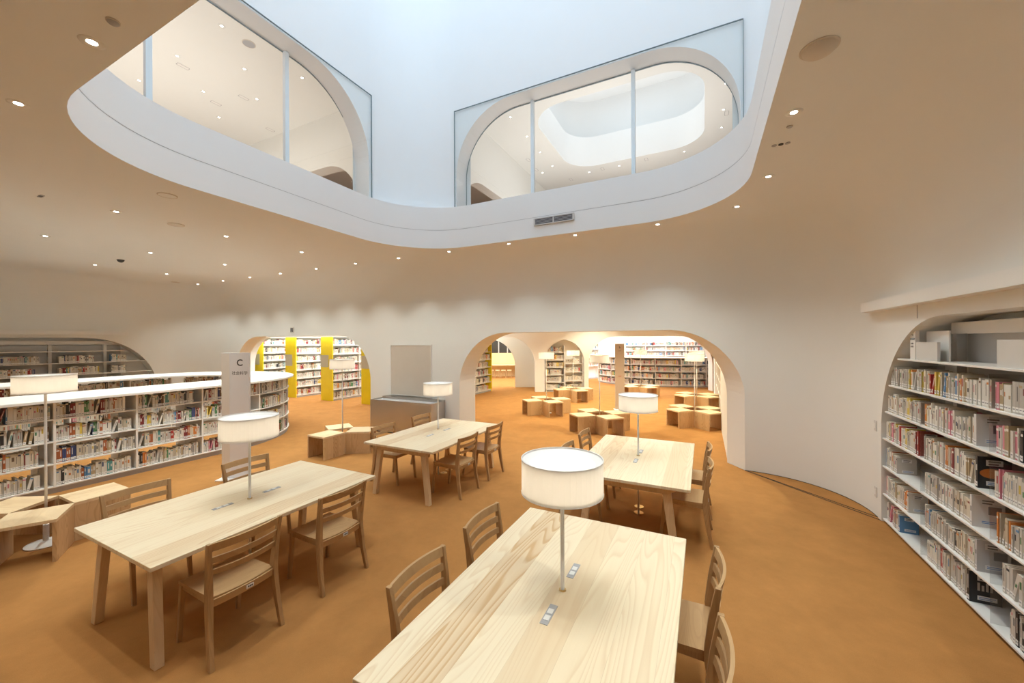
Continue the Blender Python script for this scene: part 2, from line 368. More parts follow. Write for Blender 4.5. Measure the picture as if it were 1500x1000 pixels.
# upper storey rooms seen through those windows
ZUC = 7.8
def hroom(name, a0, a1, b0, b1, z, hole=None):
    mb = MB(); lp = [P(a0, b0, z), P(a1, b0, z), P(a1, b1, z), P(a0, b1, z)]
    if hole: fill(mb, [lp, [P(a, b, z) for a, b in hole]])
    else: mb.face(lp)
    return struct(mb, name, M['wall'])
H2 = rrect(8.9, 12.6, -3.95, .05, .9, 14)
hroom('ceiling_upper_back', 6.6, 17, -16, 5, ZUC, H2); hroom('floor_upper_back', 6.6, 17, -16, 5, ZU).data.materials[0] = M['carpet']
hroom('ceiling_upper_left', -4, 6.6, -16, OB0-.3, ZUC); hroom('floor_upper_left', -4, 6.6, -16, OB0-.3, ZU).data.materials[0] = M['carpet']
mb = MB(); wall_panel(mb, lambda x, d, z: P(6.75+d, x, z), -16, OB0-.355, ZU, ZUC, [arch(-12.4, -7.45, ZU, 6.51, 1.15)], .34); struct(mb, 'wall_upper_partition', M['wall'])
mb = MB(); wall_panel(mb, lambda x, d, z: P(x, -5.35-d, z), 7.1, 17, ZU, ZUC, [arch(8.1, 13.2, ZU, 6.3, 1.0)], .3); struct(mb, 'wall_upper_side', M['wall'])
for nm, q in (('wall_upper_back', (17, -16, 17, 5)), ('wall_upper_left', (-4, -16, 17, -16)), ('wall_upper_right', (6.6, 5, 17, 5)), ('wall_upper_front', (-4, -16, -4, OB0)), ('wall_upper_inner', (-4, OB0-.34, .6, OB0-.34)), ('wall_upper_join', (6.65, .4, 6.65, 5)), ('wall_upper_link', (6.65, -4.2, 6.65, -5.8)), ('wall_upper_edge', (5.1, OB0-.355, 6.8, OB0-.355))):
    mb = MB(); mb.grid([[P(q[0], q[1], ZU), P(q[2], q[3], ZU)], [P(q[0], q[1], ZUC), P(q[2], q[3], ZUC)]]); struct(mb, nm, M['wall'])
# the second light well above the far upper room
mb = MB(); mb.grid([[P(a, b, ZUC) for a, b in H2], [P(a, b, 8.75) for a, b in H2]], closed=True); struct(mb, 'wall_second_well', M['well'], True, fix=True)
H3 = rrect(8.6, 12.9, -4.25, .35, 1.1, 14)
mb = MB(); mb.grid([[P(a, b, 8.75) for a, b in H3], [P(a, b, 10.1) for a, b in H3]], closed=True); fill(mb, [[P(a, b, 8.75) for a, b in H3], [P(a, b, 8.75) for a, b in H2]]); struct(mb, 'wall_second_well_upper', M['well'], True, fix=True)
H4 = rrect(9.7, 12.0, -3.3, -.5, .8, 14)
mb = MB(); fill(mb, [[P(a, b, 10.1) for a, b in H3], [P(a, b, 10.1) for a, b in H4]]); mb.grid([[P(a, b, 10.1) for a, b in H4], [P(a, b, 10.6) for a, b in H4]], closed=True); struct(mb, 'ceiling_second_well', M['well'])

# air grille in the fascia
g = thing('air_grille', P(6.02, -2.2, 4.0), 'grey slatted air grille in the white fascia of the light well', 'air vent', TH+PI)
mb = MB(); mb.box(.0, .012, -.345, .345, 0, .1); mb.build('backing', M['dark'], g)
mb = MB()
for k in range(5): mb.box(.008, .02, -.345, .345, .004+k*.0215, .013+k*.0215)
mb.build('slats', M['grey'], g)
mb = MB(); mb.box(.004, .023, -.35, -.325, 0, .1); mb.box(.004, .023, .325, .35, 0, .1); mb.box(.004, .023, -.012, .006, 0, .1); mb.box(.004, .023, -.35, .35, -.006, .002); mb.box(.004, .023, -.35, .35, .1, .108)
mb.build('frame', M['lgrey'], g)

# light ledges above the two wall bookcases
mb = MB(); mb.abox(-2.6, 6.015, B1-.11, B1+.01, 2.375, 2.485); o = struct(mb, 'trim_2', M['white'])
mb = MB(); mb.abox(-2.6, 5.02, B0-.01, B0+.18, 2.275, 2.375); o = struct(mb, 'trim_3', M['white'])
mb = MB(); mb.abox(4.935, 4.945, B1-.004, B1+.01, 2.25, 2.375); struct(mb, 'trim_4', M['seam'])
# baseboard shadow gap along the curved right corner and back wall
def base_strip(name, pts):
    mb = MB(); mb.grid([[P(a, b, 0) for a, b in pts], [P(a, b, .009) for a, b in pts]]); struct(mb, name, M['gap'])
Lc = rrect(A0, A1-.003, B0, B1-.003, RC, 16)
base_strip('baseboard_right', [(5.79, B1-.003)]+Lc[0:17]+[(A1-.003, .59)])
base_strip('baseboard_back', [(A1-.003, -4.80), (A1-.003, -7.45)])

# ------------------------------------------------------------------ rooms beyond the arches
mb = MB(); fill(mb, [[P(7.4, -26, 3.6), P(34, -26, 3.6), P(34, 10, 3.6), P(7.4, 10, 3.6)]]); struct(mb, 'ceiling_beyond', M['wall'])
for nm, q in (('wall_far', (34, -26, 34, 10)), ('wall_far_left', (7.4, -26, 34, -26)), ('wall_far_right', (7.4, 10, 34, 10)), ('wall_near_left', (7.45, -26, 7.45, -15)), ('wall_near_right', (7.45, 1, 7.45, 10))):
    mb = MB(); mb.grid([[P(q[0], q[1], 0), P(q[2], q[3], 0)], [P(q[0], q[1], 3.65), P(q[2], q[3], 3.65)]]); struct(mb, nm, M['wall'])
mb = MB(); wall_panel(mb, lambda x, d, z: P(8.75+d, x, z), -22, -7.0, 0, 3.6, [arch(-15.6, -8.0, 0, 2.235, 1.1)], .3); struct(mb, 'wall_yellow_arch', M['wall'])
YF = 15.7
mb = MB(); wall_panel(mb, lambda x, d, z: Vector((x, YF+d, z)), -2.9, 8.35, 0, 3.6,
    [arch(-2.6, .93, 0, 2.235, 1.1), [(x, z) for x, z in arch(1.32, 2.92, 0, 2.12, .9)], arch(3.10, 8.12, 0, 2.235, 1.15)], .35)
struct(mb, 'wall_far_arches', M['wall'])
mb = MB(); wall_panel(mb, lambda x, d, z: Vector((x, YF+.35+d, z)), 1.0, 3.05, 0, 3.6, [], .02); struct(mb, 'wall_niche_back', M['wall'])
# right wall of the second room, with a shelf niche
mb = MB(); an = arch(10.5, 15.9, 0, 2.15, .9)
fill(mb, [[P(x, .36, z) for x, z in [(7.44, 0)]+an+[(17.3, 0), (17.3, 3.6), (7.44, 3.6)]]])
mb.grid([[P(x, .36, z) for x, z in an], [P(x, .70, z) for x, z in an]]); fill(mb, [[P(x, .70, z) for x, z in an]])
struct(mb, 'wall_room_right', M['wall'])
# wall of the yellow room with its own arch, and the reading counter behind
mb = MB(); wall_panel(mb, lambda x, d, z: Vector((x, 17.35+d, z)), -6, 1.6, 0, 3.6, [arch(-3.4, .13, 0, 2.16, 1.2)], .3); struct(mb, 'wall_yellow_room', M['wall'])
mb = MB(); mb.grid([[(1.6, 16.05, 0), (1.6, 17.5, 0)], [(1.6, 16.05, 3.6), (1.6, 17.5, 3.6)]]); struct(mb, 'wall_yellow_side', M['wall'])
mb = MB(); mb.box(-3.4, .6, 22.9, 23.0, 1.37, 2.6); struct(mb, 'window_3', M['night'])
for k in range(6):
    mb = MB(); mb.box(-2.9+k*.52, -2.84+k*.52, 22.86, 22.9, 1.37, 2.6); struct(mb, 'trim_%d' % (5+k), M['grey'])
mb = MB(); mb.box(-3.4, .6, 22.8, 22.9, 0, 1.37); o = mb.build('wooden_panel', M['woodw']); o['kind'] = 'structure'; o.name = 'wall_wood_panel'
ct = thing('reading_counter', (-.6, 22.4, 0), 'pale wooden reading counter under the dark window in the far yellow room', 'counter')
mb = MB(); mb.box(-1.6, 1.0, -.3, .35, .68, .72); mb.build('counter_top', M['stool'], ct)
for x in (-1.5, .9):
    mb = MB(); mb.box(x-.03, x+.03, -.25, .35, 0, .68); mb.build('leg', M['stoolz'], ct)
for i, w in enumerate(('leftmost', 'second', 'third', 'rightmost')):
    t = thing('stool', (-1.15+i*.33, 21.75, 0), 'small wooden stool at the far counter, %s of four' % w, 'stool', 0, 'stools at the far counter')
    mb = MB(); mb.box(-.12, .12, -.12, .12, .42, .45); mb.build('seat', M['stool'], t)
    for sx in (-1, 1):
        for sy in (-1, 1):
            mb = MB(); mb.hexa([(sx*.13-.012, sy*.13-.012, 0), (sx*.13+.012, sy*.13-.012, 0), (sx*.13+.012, sy*.13+.012, 0), (sx*.13-.012, sy*.13+.012, 0), (sx*.1-.012, sy*.1-.012, .42), (sx*.1+.012, sy*.1-.012, .42), (sx*.1+.012, sy*.1+.012, .42), (sx*.1-.012, sy*.1+.012, .42)]); mb.build('leg', M['oak'], t)

# ------------------------------------------------------------------ tables
def make_table():
    t = thing('reading_table', (0, 0, 0), '', 'table', TH)
    mb = MB(); mb.box(-.892, .892, -.58, .58, .672, .70); mb.build('tabletop', M['table'], t, bevel=.003)
    for sx in (-1, 1):
        mb = MB(); x = sx*.79
        mb.hexa([(x-.03, -.38, .60), (x+.03, -.38, .60), (x+.03, .38, .60), (x-.03, .38, .60), (x-.03, -.50, .672), (x+.03, -.50, .672), (x+.03, .50, .672), (x-.03, .50, .672)]); mb.build('crossbeam', M['tleg'], t, bevel=.003)
        for sy in (-1, 1):
            mb = MB(); fy, ty = sy*.45, sy*.365; fx = sx*.81; w, d = .026, .04
            mb.hexa([(fx-w, fy-d*.8, 0), (fx+w, fy-d*.8, 0), (fx+w, fy+d*.8, 0), (fx-w, fy+d*.8, 0), (x-w, ty-d, .66), (x+w, ty-d, .66), (x+w, ty+d, .66), (x-w, ty+d, .66)])
            mb.build('leg', M['tleg'], t, bevel=.004)
    mb = MB(); mb.box(-.76, .76, -.03, .03, .61, .66); mb.build('stretcher', M['tleg'], t)
    for y0, x0 in ((0, -.205), (0, .20)):
        mb = MB(); mb.box(x0-.075, x0+.075, y0-.02, y0+.02, .7, .7025); p = mb.build('power_outlet', M['grey'], t); p['label'] = 'flush grey power outlet'
        for k in (-.028, .022):
            mb = MB(); mb.box(x0+k-.018, x0+k+.018, y0-.014, y0+.014, .7025, .704); mb.build('socket', M['label'], p)
    return t
tab0 = make_table()
TABS = [((2.0, -.69), 'pale ash reading table nearest the camera, with strong cathedral grain'),
        ((2.01, -3.56), 'pale ash reading table at left beside the low bench cluster and white sign column'),
        ((4.70, -3.55), 'pale ash reading table in front of the stainless steel cabinet'),
        ((4.735, -.69), 'pale ash reading table in front of the wide right arch')]
tables = []
for i, ((a, b), lb) in enumerate(TABS):
    t = tab0 if i == 0 else copy_tree(tab0)
    t.location = P(a, b); t['label'] = lb; t['group'] = 'reading tables'; tables.append(t)
for ch in tables[0].children:
    if ch.name.startswith('tabletop'): ch.material_slots[0].link = 'OBJECT'; ch.material_slots[0].material = M['table1']

# ------------------------------------------------------------------ lamps
def shade_parts(t, zb, zt, r=.22):
    mb = MB(); mb.lathe([(r, zb), (r, zt), (r-.004, zt), (r-.004, zb)], 48, closed=True); mb.build('lamp_shade', M['shade'], t, smooth=False)
    mb = MB(); mb.lathe([(r-.002, zt-.004), (r+.002, zt-.004), (r+.002, zt), (r-.002, zt)], 48, closed=True); mb.lathe([(r-.002, zb), (r+.002, zb), (r+.002, zb+.004), (r-.002, zb+.004)], 48, closed=True)
    mb.build('rim', M['lampw'], t)
    mb = MB(); mb.cyl(0, 0, zt-.030, zt-.026, .178, n=48); mb.cyl(0, 0, zb+.012, zb+.015, .212, n=48); mb.build('diffuser', M['diff'], t)
    mb = MB(); mb.lathe([(.178, zt-.027), (.217, zt-.008)], 48); mb.build('collar', M['lampw'], t)
def bulb(loc, z):
    l = bpy.data.lights.new('lamp_bulb', 'POINT'); l.energy = BULB; l.color = (1, .90, .72); l.shadow_soft_size = .05
    o = bpy.data.objects.new('lamp_bulb', l); COL.objects.link(o); o.location = (loc[0], loc[1], z)
BULB = 2.2
def make_table_lamp():
    t = thing('table_lamp', (0, 0, 0), '', 'lamp', TH)
    mb = MB(); mb.cyl(0, 0, 0.0, 1.235, .0105, n=20); mb.build('pole', M['lampw'], t, smooth=True)
    mb = MB(); mb.lathe([(.0, .706), (.019, .706), (.019, .70), (.0, .70)], 24); mb.build('pole_collar', M['brass'], t)
    shade_parts(t, 1.232, 1.417)
    return t
def make_floor_lamp():
    t = thing('floor_lamp', (0, 0, 0), '', 'lamp', TH)
    mb = MB(); mb.lathe([(0, .0), (.15, .0), (.15, .012), (.05, .035), (.022, .04), (.022, .2), (0, .2)], 40); mb.build('base', M['lampw'], t, smooth=False)
    mb = MB(); mb.cyl(0, 0, .19, 1.56, .0105, n=18); mb.build('pole', M['lampw'], t, smooth=True)
    shade_parts(t, 1.55, 1.73)
    return t
tl = make_table_lamp()
for i, ((a, b), lb) in enumerate([((2.004, -.691), 'white drum table lamp rising from the nearest table'), ((2.0, -3.53), 'white drum table lamp on the left table, in front of the sign column'),
        ((4.87, -3.69), 'white drum table lamp on the table before the steel cabinet'), ((4.748, -.694), 'white drum table lamp on the table before the wide right arch')]):
    t = tl if i == 0 else copy_tree(tl); t.location = P(a, b); t['label'] = lb; t['group'] = 'drum lamps on the reading tables'; bulb(t.location, 1.32)
fl = make_floor_lamp()
FL = [(P(1.44, -6.05), 'white drum floor lamp standing in the three-stool bench cluster at the left edge'), (P(5.14, -6.12), 'white drum floor lamp in the three-stool cluster before the yellow stacks'),
      (Vector((2.0, 8.87, 0)), 'white drum floor lamp in the near middle stool cross beyond the wide arch'), (Vector((.98, 11.08, 0)), 'white drum floor lamp in the leftmost stool cross beyond the wide arch'),
      (Vector((2.13, 13.5, 0)), 'white drum floor lamp in the stool cross before the niche shelves'), (Vector((4.44, 9.43, 0)), 'white drum floor lamp in the nearest right stool cross beyond the wide arch'),
      (Vector((5.66, 11.88, 0)), 'white drum floor lamp in the rear right stool cross beyond the wide arch'), (Vector((4.75, 14.3, 0)), 'white drum floor lamp in the farthest stool cross before the bright curved bookcase')]
for i, (p, lb) in enumerate(FL):
    t = fl if i == 0 else copy_tree(fl); t.location = p; t['label'] = lb; t['group'] = 'drum floor lamps'; bulb(t.location, 1.64)

# brass floor outlets under the tables
def floor_outlet(x, y, lb):
    mb = MB(); mb.lathe([(0, .0), (.055, .0), (.055, .006), (.046, .009), (.0, .009)], 28); t = mb.build('floor_outlet', M['brass']); t.location = (x, y, 0)
    tag(t, lb, 'floor outlet', 'round brass floor outlets')
    mb = MB(); mb.box(-.012, .012, -.005, .005, .009, .011); mb.build('latch', M['dark'], t)
floor_outlet(1.562, 4.79, 'round brass floor outlet under the table before the wide arch, farther of two')
floor_outlet(1.50, 4.62, 'round brass floor outlet under the table before the wide arch, nearer of two')
floor_outlet(-1.08, 6.05, 'round brass floor outlet under the steel-cabinet table, nearer of two')
floor_outlet(-1.02, 6.2, 'round brass floor outlet under the steel-cabinet table, farther of two')

# ------------------------------------------------------------------ chairs
def make_chair():
    t = thing('dining_chair', (0, 0, 0), '', 'chair', TH)
    # seat: saddle with a slightly bowed rear edge
    mb = MB(); nx, ny = 10, 6; top = []; bot = []
    for j in range(ny+1):
        v = j/ny; y = -.185+.40*v; hw = .198
        ra, rb = [], []
        for i in range(nx+1):
            u = -1+2*i/nx; x = u*hw; yy = y-(.018*(1-u*u))*(1-v)
            z = .428-.008*(1-u*u)-.004*math.sin(PI*v)
            ra.append((x, yy, z)); rb.append((x, yy, z-.022))
        top.append(ra); bot.append(rb)
    mb.grid(top); mb.grid([r[::-1] for r in bot])
    ring = lambda rs: rs[0]+[r[-1] for r in rs[1:]]+rs[-1][::-1][1:]+[r[0] for r in rs[::-1][1:-1]]
    mb.grid([ring(bot), ring(top)], closed=True)
    mb.build('seat', M['oakx'], t, smooth=False, fix=True)
    for sx in (-1, 1):     # front legs
        mb = MB(); x0, x1 = sx*.187, sx*.184
        mb.hexa([(x0-.013, .222, 0), (x0+.013, .222, 0), (x0+.013, .25, 0), (x0-.013, .25, 0), (x1-.015, .175, .405), (x1+.015, .175, .405), (x1+.015, .21, .405), (x1-.015, .21, .405)])
        mb.build('leg', M['oak'], t, bevel=.003)
        # rear leg with back upright: swept profile
        st = [(.225, -.245, 0, .014, .016), (.216, -.205, .20, .015, .02), (.208, -.185, .38, .016, .025), (.207, -.183, .45, .016, .025), (.215, -.20, .62, .014, .021), (.226, -.226, .79, .012, .014)]
        mb = MB(); rows = []
        for (x, y, z, w, d) in st:
            x *= sx; rows.append([(x-w, y-d, z), (x+w, y-d, z), (x+w, y+d, z), (x-w, y+d, z)])
        mb.grid(rows, closed=True); mb.face(rows[0][::-1]); mb.face(rows[-1])
        mb.build('rear_leg', M['oak'], t, bevel=.003, fix=True)
        mb = MB(); mb.hexa([(sx*.188-.009, -.17, .368), (sx*.188+.009, -.17, .368), (sx*.182+.009, .19, .375), (sx*.182-.009, .19, .375), (sx*.188-.009, -.17, .408), (sx*.188+.009, -.17, .408), (sx*.182+.009, .19, .408), (sx*.182-.009, .19, .408)])
        mb.build('side_rail', M['oak'], t)
    def bow(z0, z1, hw, y, dep, th, name, mat):
        mb = MB(); n = 12; rows = []
        for i in range(n+1):
            u = -1+2*i/n; x = u*hw; yy = y-dep*(1-u*u)
            rows.append([(x, yy-th/2, z0), (x, yy+th/2, z0), (x, yy+th/2-.01*(z1-z0)/.05, z1), (x, yy-th/2-.01*(z1-z0)/.05, z1)])
        mb.grid(rows, closed=True); mb.face(rows[0][::-1]); mb.face(rows[-1]); return mb.build(name, mat, t, fix=True)
    bow(.735, .788, .222, -.215, .035, .016, 'top_rail', M['oakx'])
    bow(.655, .695, .212, -.205, .035, .013, 'back_slat', M['oakx'])
    bow(.575, .612, .206, -.195, .034, .013, 'back_slat', M['oakx'])
    bow(.362, .412, .198, -.178, .018, .018, 'rear_rail', M['oakx'])
    mb = MB(); mb.box(-.0, .048, -.2175, -.2140, .378, .402); s_ = mb.build('name_tag', M['label'], t); s_['label'] = 'small white sticker'
    for k in range(3):
        mb = MB(); mb.box(.010+k*.011, .018+k*.011, -.2185, -.2175, .385, .396); mb.build('ink_mark', M['ink'], s_)
    mb = MB(); mb.box(-.17, .17, .165, .183, .37, .408); mb.build('front_rail', M['oakx'], t)
    return t
ch0 = make_chair()
CH = [(1.555, -2.757+.245, 0, 'oak chair at the near long side of the left table, closest to the camera'),
      (2.345, -2.757+.245, 0, 'oak chair at the near long side of the left table, behind the closer one'),
      (1.59, -4.485-.245, 1, 'oak chair on the far side of the left table, beside the three-stool cluster'),
      (2.49, -4.485-.245, 1, 'oak chair on the far side of the left table, behind its lamp pole'),
      (4.43, -2.83+.245, 0, 'oak chair at the near long side of the steel-cabinet table, left one'),
      (5.19, -2.84+.245, 0, 'oak chair at the near long side of the steel-cabinet table, right one'),
      (4.42, -4.40-.245, 1, 'oak chair on the cabinet side of the third table, left one'),
      (5.30, -4.40-.245, 1, 'oak chair on the cabinet side of the third table, right one'),
      (1.73, -1.475-.245, 1, 'oak chair at the left side of the nearest table, closest to the camera'),
      (2.44, -1.475-.245, 1, 'oak chair at the left side of the nearest table, farther one'),
      (2.46, .085+.245, 0, 'oak chair at the right side of the nearest table, farther one'),
      (1.80, .085+.245, 0, 'oak chair at the right side of the nearest table, closest to the camera'),
      (5.20, .07+.245, 0, 'oak chair at the right side of the wide-arch table, farther one'),
      (4.50, .07+.245, 0, 'oak chair at the right side of the wide-arch table, nearer one'),
      (5.31, -1.525-.245, 1, 'oak chair at the left side of the wide-arch table, farther one'),
      (4.55, -1.525-.245, 1, 'oak chair at the left side of the wide-arch table, hidden behind the nearest lamp')]
for i, (a, b, flip, lb) in enumerate(CH):
    t = ch0 if i == 0 else copy_tree(ch0)
    # b given is rear-foot line shifted outward; chair origin sits 0.245 nearer the table
    bb = b-.49 if not flip else b+.49
    t.location = P(a, bb); t.rotation_euler = (0, 0, TH+(PI if flip else 0)+random.uniform(-.012, .012)); t['label'] = lb; t['group'] = 'oak chairs round the reading tables'

# ------------------------------------------------------------------ box stools in crosses
def make_stool():
    t = thing('box_stool', (0, 0, 0), '', 'stool')
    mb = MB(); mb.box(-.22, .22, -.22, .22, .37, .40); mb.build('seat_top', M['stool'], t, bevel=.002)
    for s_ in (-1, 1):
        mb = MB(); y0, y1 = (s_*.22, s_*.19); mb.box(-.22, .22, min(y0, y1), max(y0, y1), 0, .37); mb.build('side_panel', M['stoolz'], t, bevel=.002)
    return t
st0 = make_stool(); cnt = 0
def stool_at(x, y, rz, lb, grp):
    global cnt
    t = st0 if cnt == 0 else copy_tree(st0); cnt += 1
    t.location = (x, y, 0); t.rotation_euler = (0, 0, rz); t['label'] = lb; t['group'] = grp
def cluster(c, n, ang0, where, grp, names):
    d = .22+(.127 if n == 3 else .22)
    for k in range(n):
        r = ang0+2*PI*k/n
        stool_at(c[0]+d*math.cos(r), c[1]+d*math.sin(r), r, 'pale wooden open box stool, %s one %s' % (names[k], where), grp)
c1 = P(1.46, -6.07); cluster(c1, 3, TH, 'of three round the left-edge floor lamp', 'stools at the left edge', ['right', 'far left', 'front'])
c2 = P(5.14, -6.12); cluster(c2, 3, TH+PI, 'of three before the yellow stacks', 'stools before the yellow stacks', ['left', 'right', 'rear'])
for (c, wh) in (((2.0, 8.88), 'of near middle cross beyond wide arch'), ((.98, 11.08), 'of leftmost cross beyond wide arch'), ((2.13, 13.5), 'of cross before the niche shelves'),
               ((4.44, 9.43), 'of nearest right cross beyond wide arch'), ((5.66, 11.88), 'of rear right cross beyond wide arch'), ((4.75, 14.3), 'of farthest cross beyond wide arch')):
    cluster(c, 4, math.radians(-72), wh, 'stools '+wh[3:], ['front', 'right', 'rear', 'left'])

# ------------------------------------------------------------------ books
OFFW = [(.66, .63, .56), (.62, .57, .47), (.56, .54, .50), (.70, .68, .62), (.52, .46, .36), (.62, .60, .56), (.73, .71, .66), (.47, .45, .42)]
COLR = [('red', (.42, .045, .04)), ('dark red', (.20, .025, .03)), ('rust', (.36, .11, .04)), ('pink', (.62, .22, .28)), ('black', (.025, .025, .028)), ('navy', (.04, .06, .17)), ('blue', (.10, .25, .48)),
        ('green', (.07, .23, .10)), ('yellow', (.66, .50, .09)), ('brown', (.17, .10, .06)), ('grey', (.22, .22, .22)), ('orange', (.62, .22, .05)), ('tan', (.42, .32, .19)), ('teal', (.09, .28, .28))]
WN = {0: 'cream', 1: 'ivory', 2: 'pale grey', 3: 'white', 4: 'beige', 5: 'greyish white', 6: 'white', 7: 'light grey'}
class Run:
    """front line of a shelf: polyline of world XY points, walked left to right as the viewer faces it"""
    def __init__(s, pts):
        s.p = [Vector((p[0], p[1])) for p in pts]; s.d = [0]
        for i in range(1, len(s.p)): s.d.append(s.d[-1]+(s.p[i]-s.p[i-1]).length)
        s.L = s.d[-1]
    def at(s, t):
        i = 1
        while i < len(s.d)-1 and s.d[i] < t: i += 1
        q = (s.p[i]-s.p[i-1]).normalized(); return s.p[i-1]+q*(t-s.d[i-1]), math.atan2(q.y, q.x)
ALL = []
def book_row(run, s0, s1, z, info, wide=1.0, hmax=.245, colour=.30, palette=None, lean=.04, inset=.025):
    s = s0; k = 0; hgrp = .2; cg = None; n = 0
    while s < s1-.012:
        if n <= 0:
            n = random.choice((1, 1, 2, 3, 4, 6)); hgrp = random.uniform(.175, hmax-.02); dg = random.uniform(.12, .17); tg = random.uniform(.012, .03)*wide
            same = random.random() < .45
            if random.random() < colour: cn, cc = random.choice(palette or COLR); n = min(n, 2)
            else: j = random.randrange(8); cc = OFFW[j]; cn = WN[j]
        n -= 1
        t = tg if same else max(.009, min(.045, random.gauss(.019, .008)))*wide; h = hgrp+(0 if same else random.uniform(-.015, .015)); d = dg+random.uniform(-.008, .008)
        if not same and n and random.random() < .7:
            if random.random() < colour: cn, cc = random.choice(palette or COLR)
            else: j = random.randrange(8); cc = OFFW[j]; cn = WN[j]
        if s+t > s1: break
        pos, ang = run.at(s+t/2)
        ln = 0
        if random.random() < lean*.25 and s+t+.07 < s1: ln = random.uniform(.12, .3)
        k += 1
        j = random.uniform(.88, 1.08)
        ALL.append(dict(x=pos.x, y=pos.y, z=z, yaw=ang, t=t, h=h, d=d, ln=ln, col=tuple(min(.85, c*j) for c in cc), cn=cn, k=k, info=info, ins=inset+random.uniform(0, .012),
                        band=random.random(), bc=random.choice(COLR)[1], last=False))
        s += t+.0008+(h*math.sin(ln)*.9 if ln else 0)
    if ALL: ALL[-1]['last'] = True
    return ALL[-1]
def bk_T(b):
    """local book frame (x thickness, -y spine outward) -> world"""
    cy, sy = math.cos(b['yaw']), math.sin(b['yaw']); cl, sl = math.cos(b['ln']), math.sin(b['ln'])
    def T(x, y, z):
        if b['ln']:
            x2 = (x+b['t']/2)*cl+z*sl-b['t']/2; z2 = z*cl-(x+b['t']/2)*sl+b['t']*sl
        else: x2, z2 = x, z
        y += b['ins']
        return (b['x']+x2*cy-y*sy, b['y']+x2*sy+y*cy, b['z']+z2)
    return T
FPX = 567.4
def px(p):
    x, y, z = p
    if y < .3: return None
    u = FPX*x/y; v = FPX*(2.05-z)/y; return (750+u, 500+v-.0045*u)
def area(b):
    T = bk_T(b); h, t, d = b['h'], b['t'], b['d']
    def quad(ps):
        q = [px(p) for p in ps]
        if any(k is None for k in q): return 0
        if not (0 <= sum(k[0] for k in q)/4 <= 1500 and 0 <= sum(k[1] for k in q)/4 <= 1000): return 0
        return abs(sum(q[i][0]*q[(i+1) % 4][1]-q[(i+1) % 4][0]*q[i][1] for i in range(4)))/2
    A = quad([T(-t/2, 0, 0), T(t/2, 0, 0), T(t/2, 0, h), T(-t/2, 0, h)])
    if b['last'] and b['info'][0] == 'R': A += quad([T(-t/2, 0, 0), T(-t/2, d, 0), T(-t/2, d, h), T(-t/2, 0, h)])*.8+quad([T(t/2, 0, 0), T(t/2, d, 0), T(t/2, d, h), T(t/2, 0, h)])*.8
    return A

# ---- right-hand wall bookcase (plane b = B1)
SZ = [.045, .325, .637, .95, 1.257, 1.56, 1.857]
rb = thing('wall_bookcase', P(3.9, B1+.34), 'built-in white steel bookcase filling the arched niche at the right edge', 'bookcase', TH+PI)
# local frame of rb: x = -a direction, y = +b direction ; origin at a=3.9
def la(a): return 3.9-a
mb = MB(); mb.box(la(5.70), la(-2.4), -.045, -.03, .05, 1.75); mb.build('back_panel', M['shelfback'], rb)
mb = MB(); mb.box(la(4.85), la(-2.4), -.045, -.03, 1.74, 2.16); mb.build('back_panel', M['shelfback'], rb)
for a in (4.92, 3.94, 2.96, 1.98, 1.0, .02):
    mb = MB(); mb.box(la(a)-.03, la(a)+.03, -.10, -.035, 0, 2.12); mb.build('upright', M['white'], rb)
mb = MB(); mb.box(la(4.90), la(-2.4), -.13, -.04, 2.10, 2.2); mb.build('top_beam', M['white'], rb)
mb = MB(); mb.box(la(5.76), la(-2.4), -.29, -.03, 0, .03); pl = mb.build('plinth', M['dark'], rb)
for z in SZ:
    a1 = 5.765 if z < 1.1 else (5.70 if z < 1.4 else (5.60 if z < 1.7 else 5.38))
    mb = MB(); mb.box(la(a1), la(-2.4), -.335, -.05, z-.016, z); mb.build('shelf_board', M['white'], rb, bevel=.002)
# acrylic dividers and sign blocks
for z in SZ[:-1]:
    for a in (4.93, 3.95, 2.97):
        mb = MB(); mb.box(la(a)-.002, la(a)+.002, -.33, -.16, z, z+.245); mb.build('divider', M['acryl'], rb)
Rrun = Run([(P(a, B1+.0)[0], P(a, B1)[1]) for a in (5.78, -2.5)])
def R_s(a): return 5.78-a
SN_ = {1.857: 'top', 1.56: 'second', 1.257: 'third', .95: 'fourth', .637: 'fifth', .325: 'sixth', .045: 'bottom'}
ends = {1.56: [(5.60, 4.10), (4.12, 3.97), (3.93, 2.99), (2.95, 2.0), (1.95, 1.0)],
        1.257: [(5.70, 4.95), (4.90, 4.10), (3.93, 2.99), (2.95, 2.0), (1.95, 1.0)],
        .95: [(5.74, 4.99), (4.90, 4.10), (3.93, 3.05), (2.95, 2.0), (1.95, 1.0)],
        .637: [(5.74, 5.45), (4.90, 4.16), (3.93, 3.05), (2.95, 2.0), (1.95, 1.0)],
        .325: [(5.74, 5.20), (4.90, 4.10), (3.86, 3.0), (2.95, 2.0), (1.95, 1.0)],
        .045: [(5.74, 5.40), (4.86, 4.20), (3.80, 3.0), (2.95, 2.0), (1.95, 1.0)]}
BAYN = ['far bay', 'middle bay', 'near bay', 'next bay', 'last bay']
PALE = COLR[:4]+COLR[8:9]+COLR[11:13]+[COLR[6], COLR[4], COLR[3]]
SPECIAL = {(.95, 1): ('black', (.02, .02, .022)), (1.257, 1): ('pale grey', (.66, .65, .64)), (.637, 1): ('white', (.72, .71, .70)), (.325, 1): ('pale grey', (.5, .5, .52)), (.045, 1): ('black', (.02, .02, .024)), (.95, 0): ('red', (.35, .04, .03))}
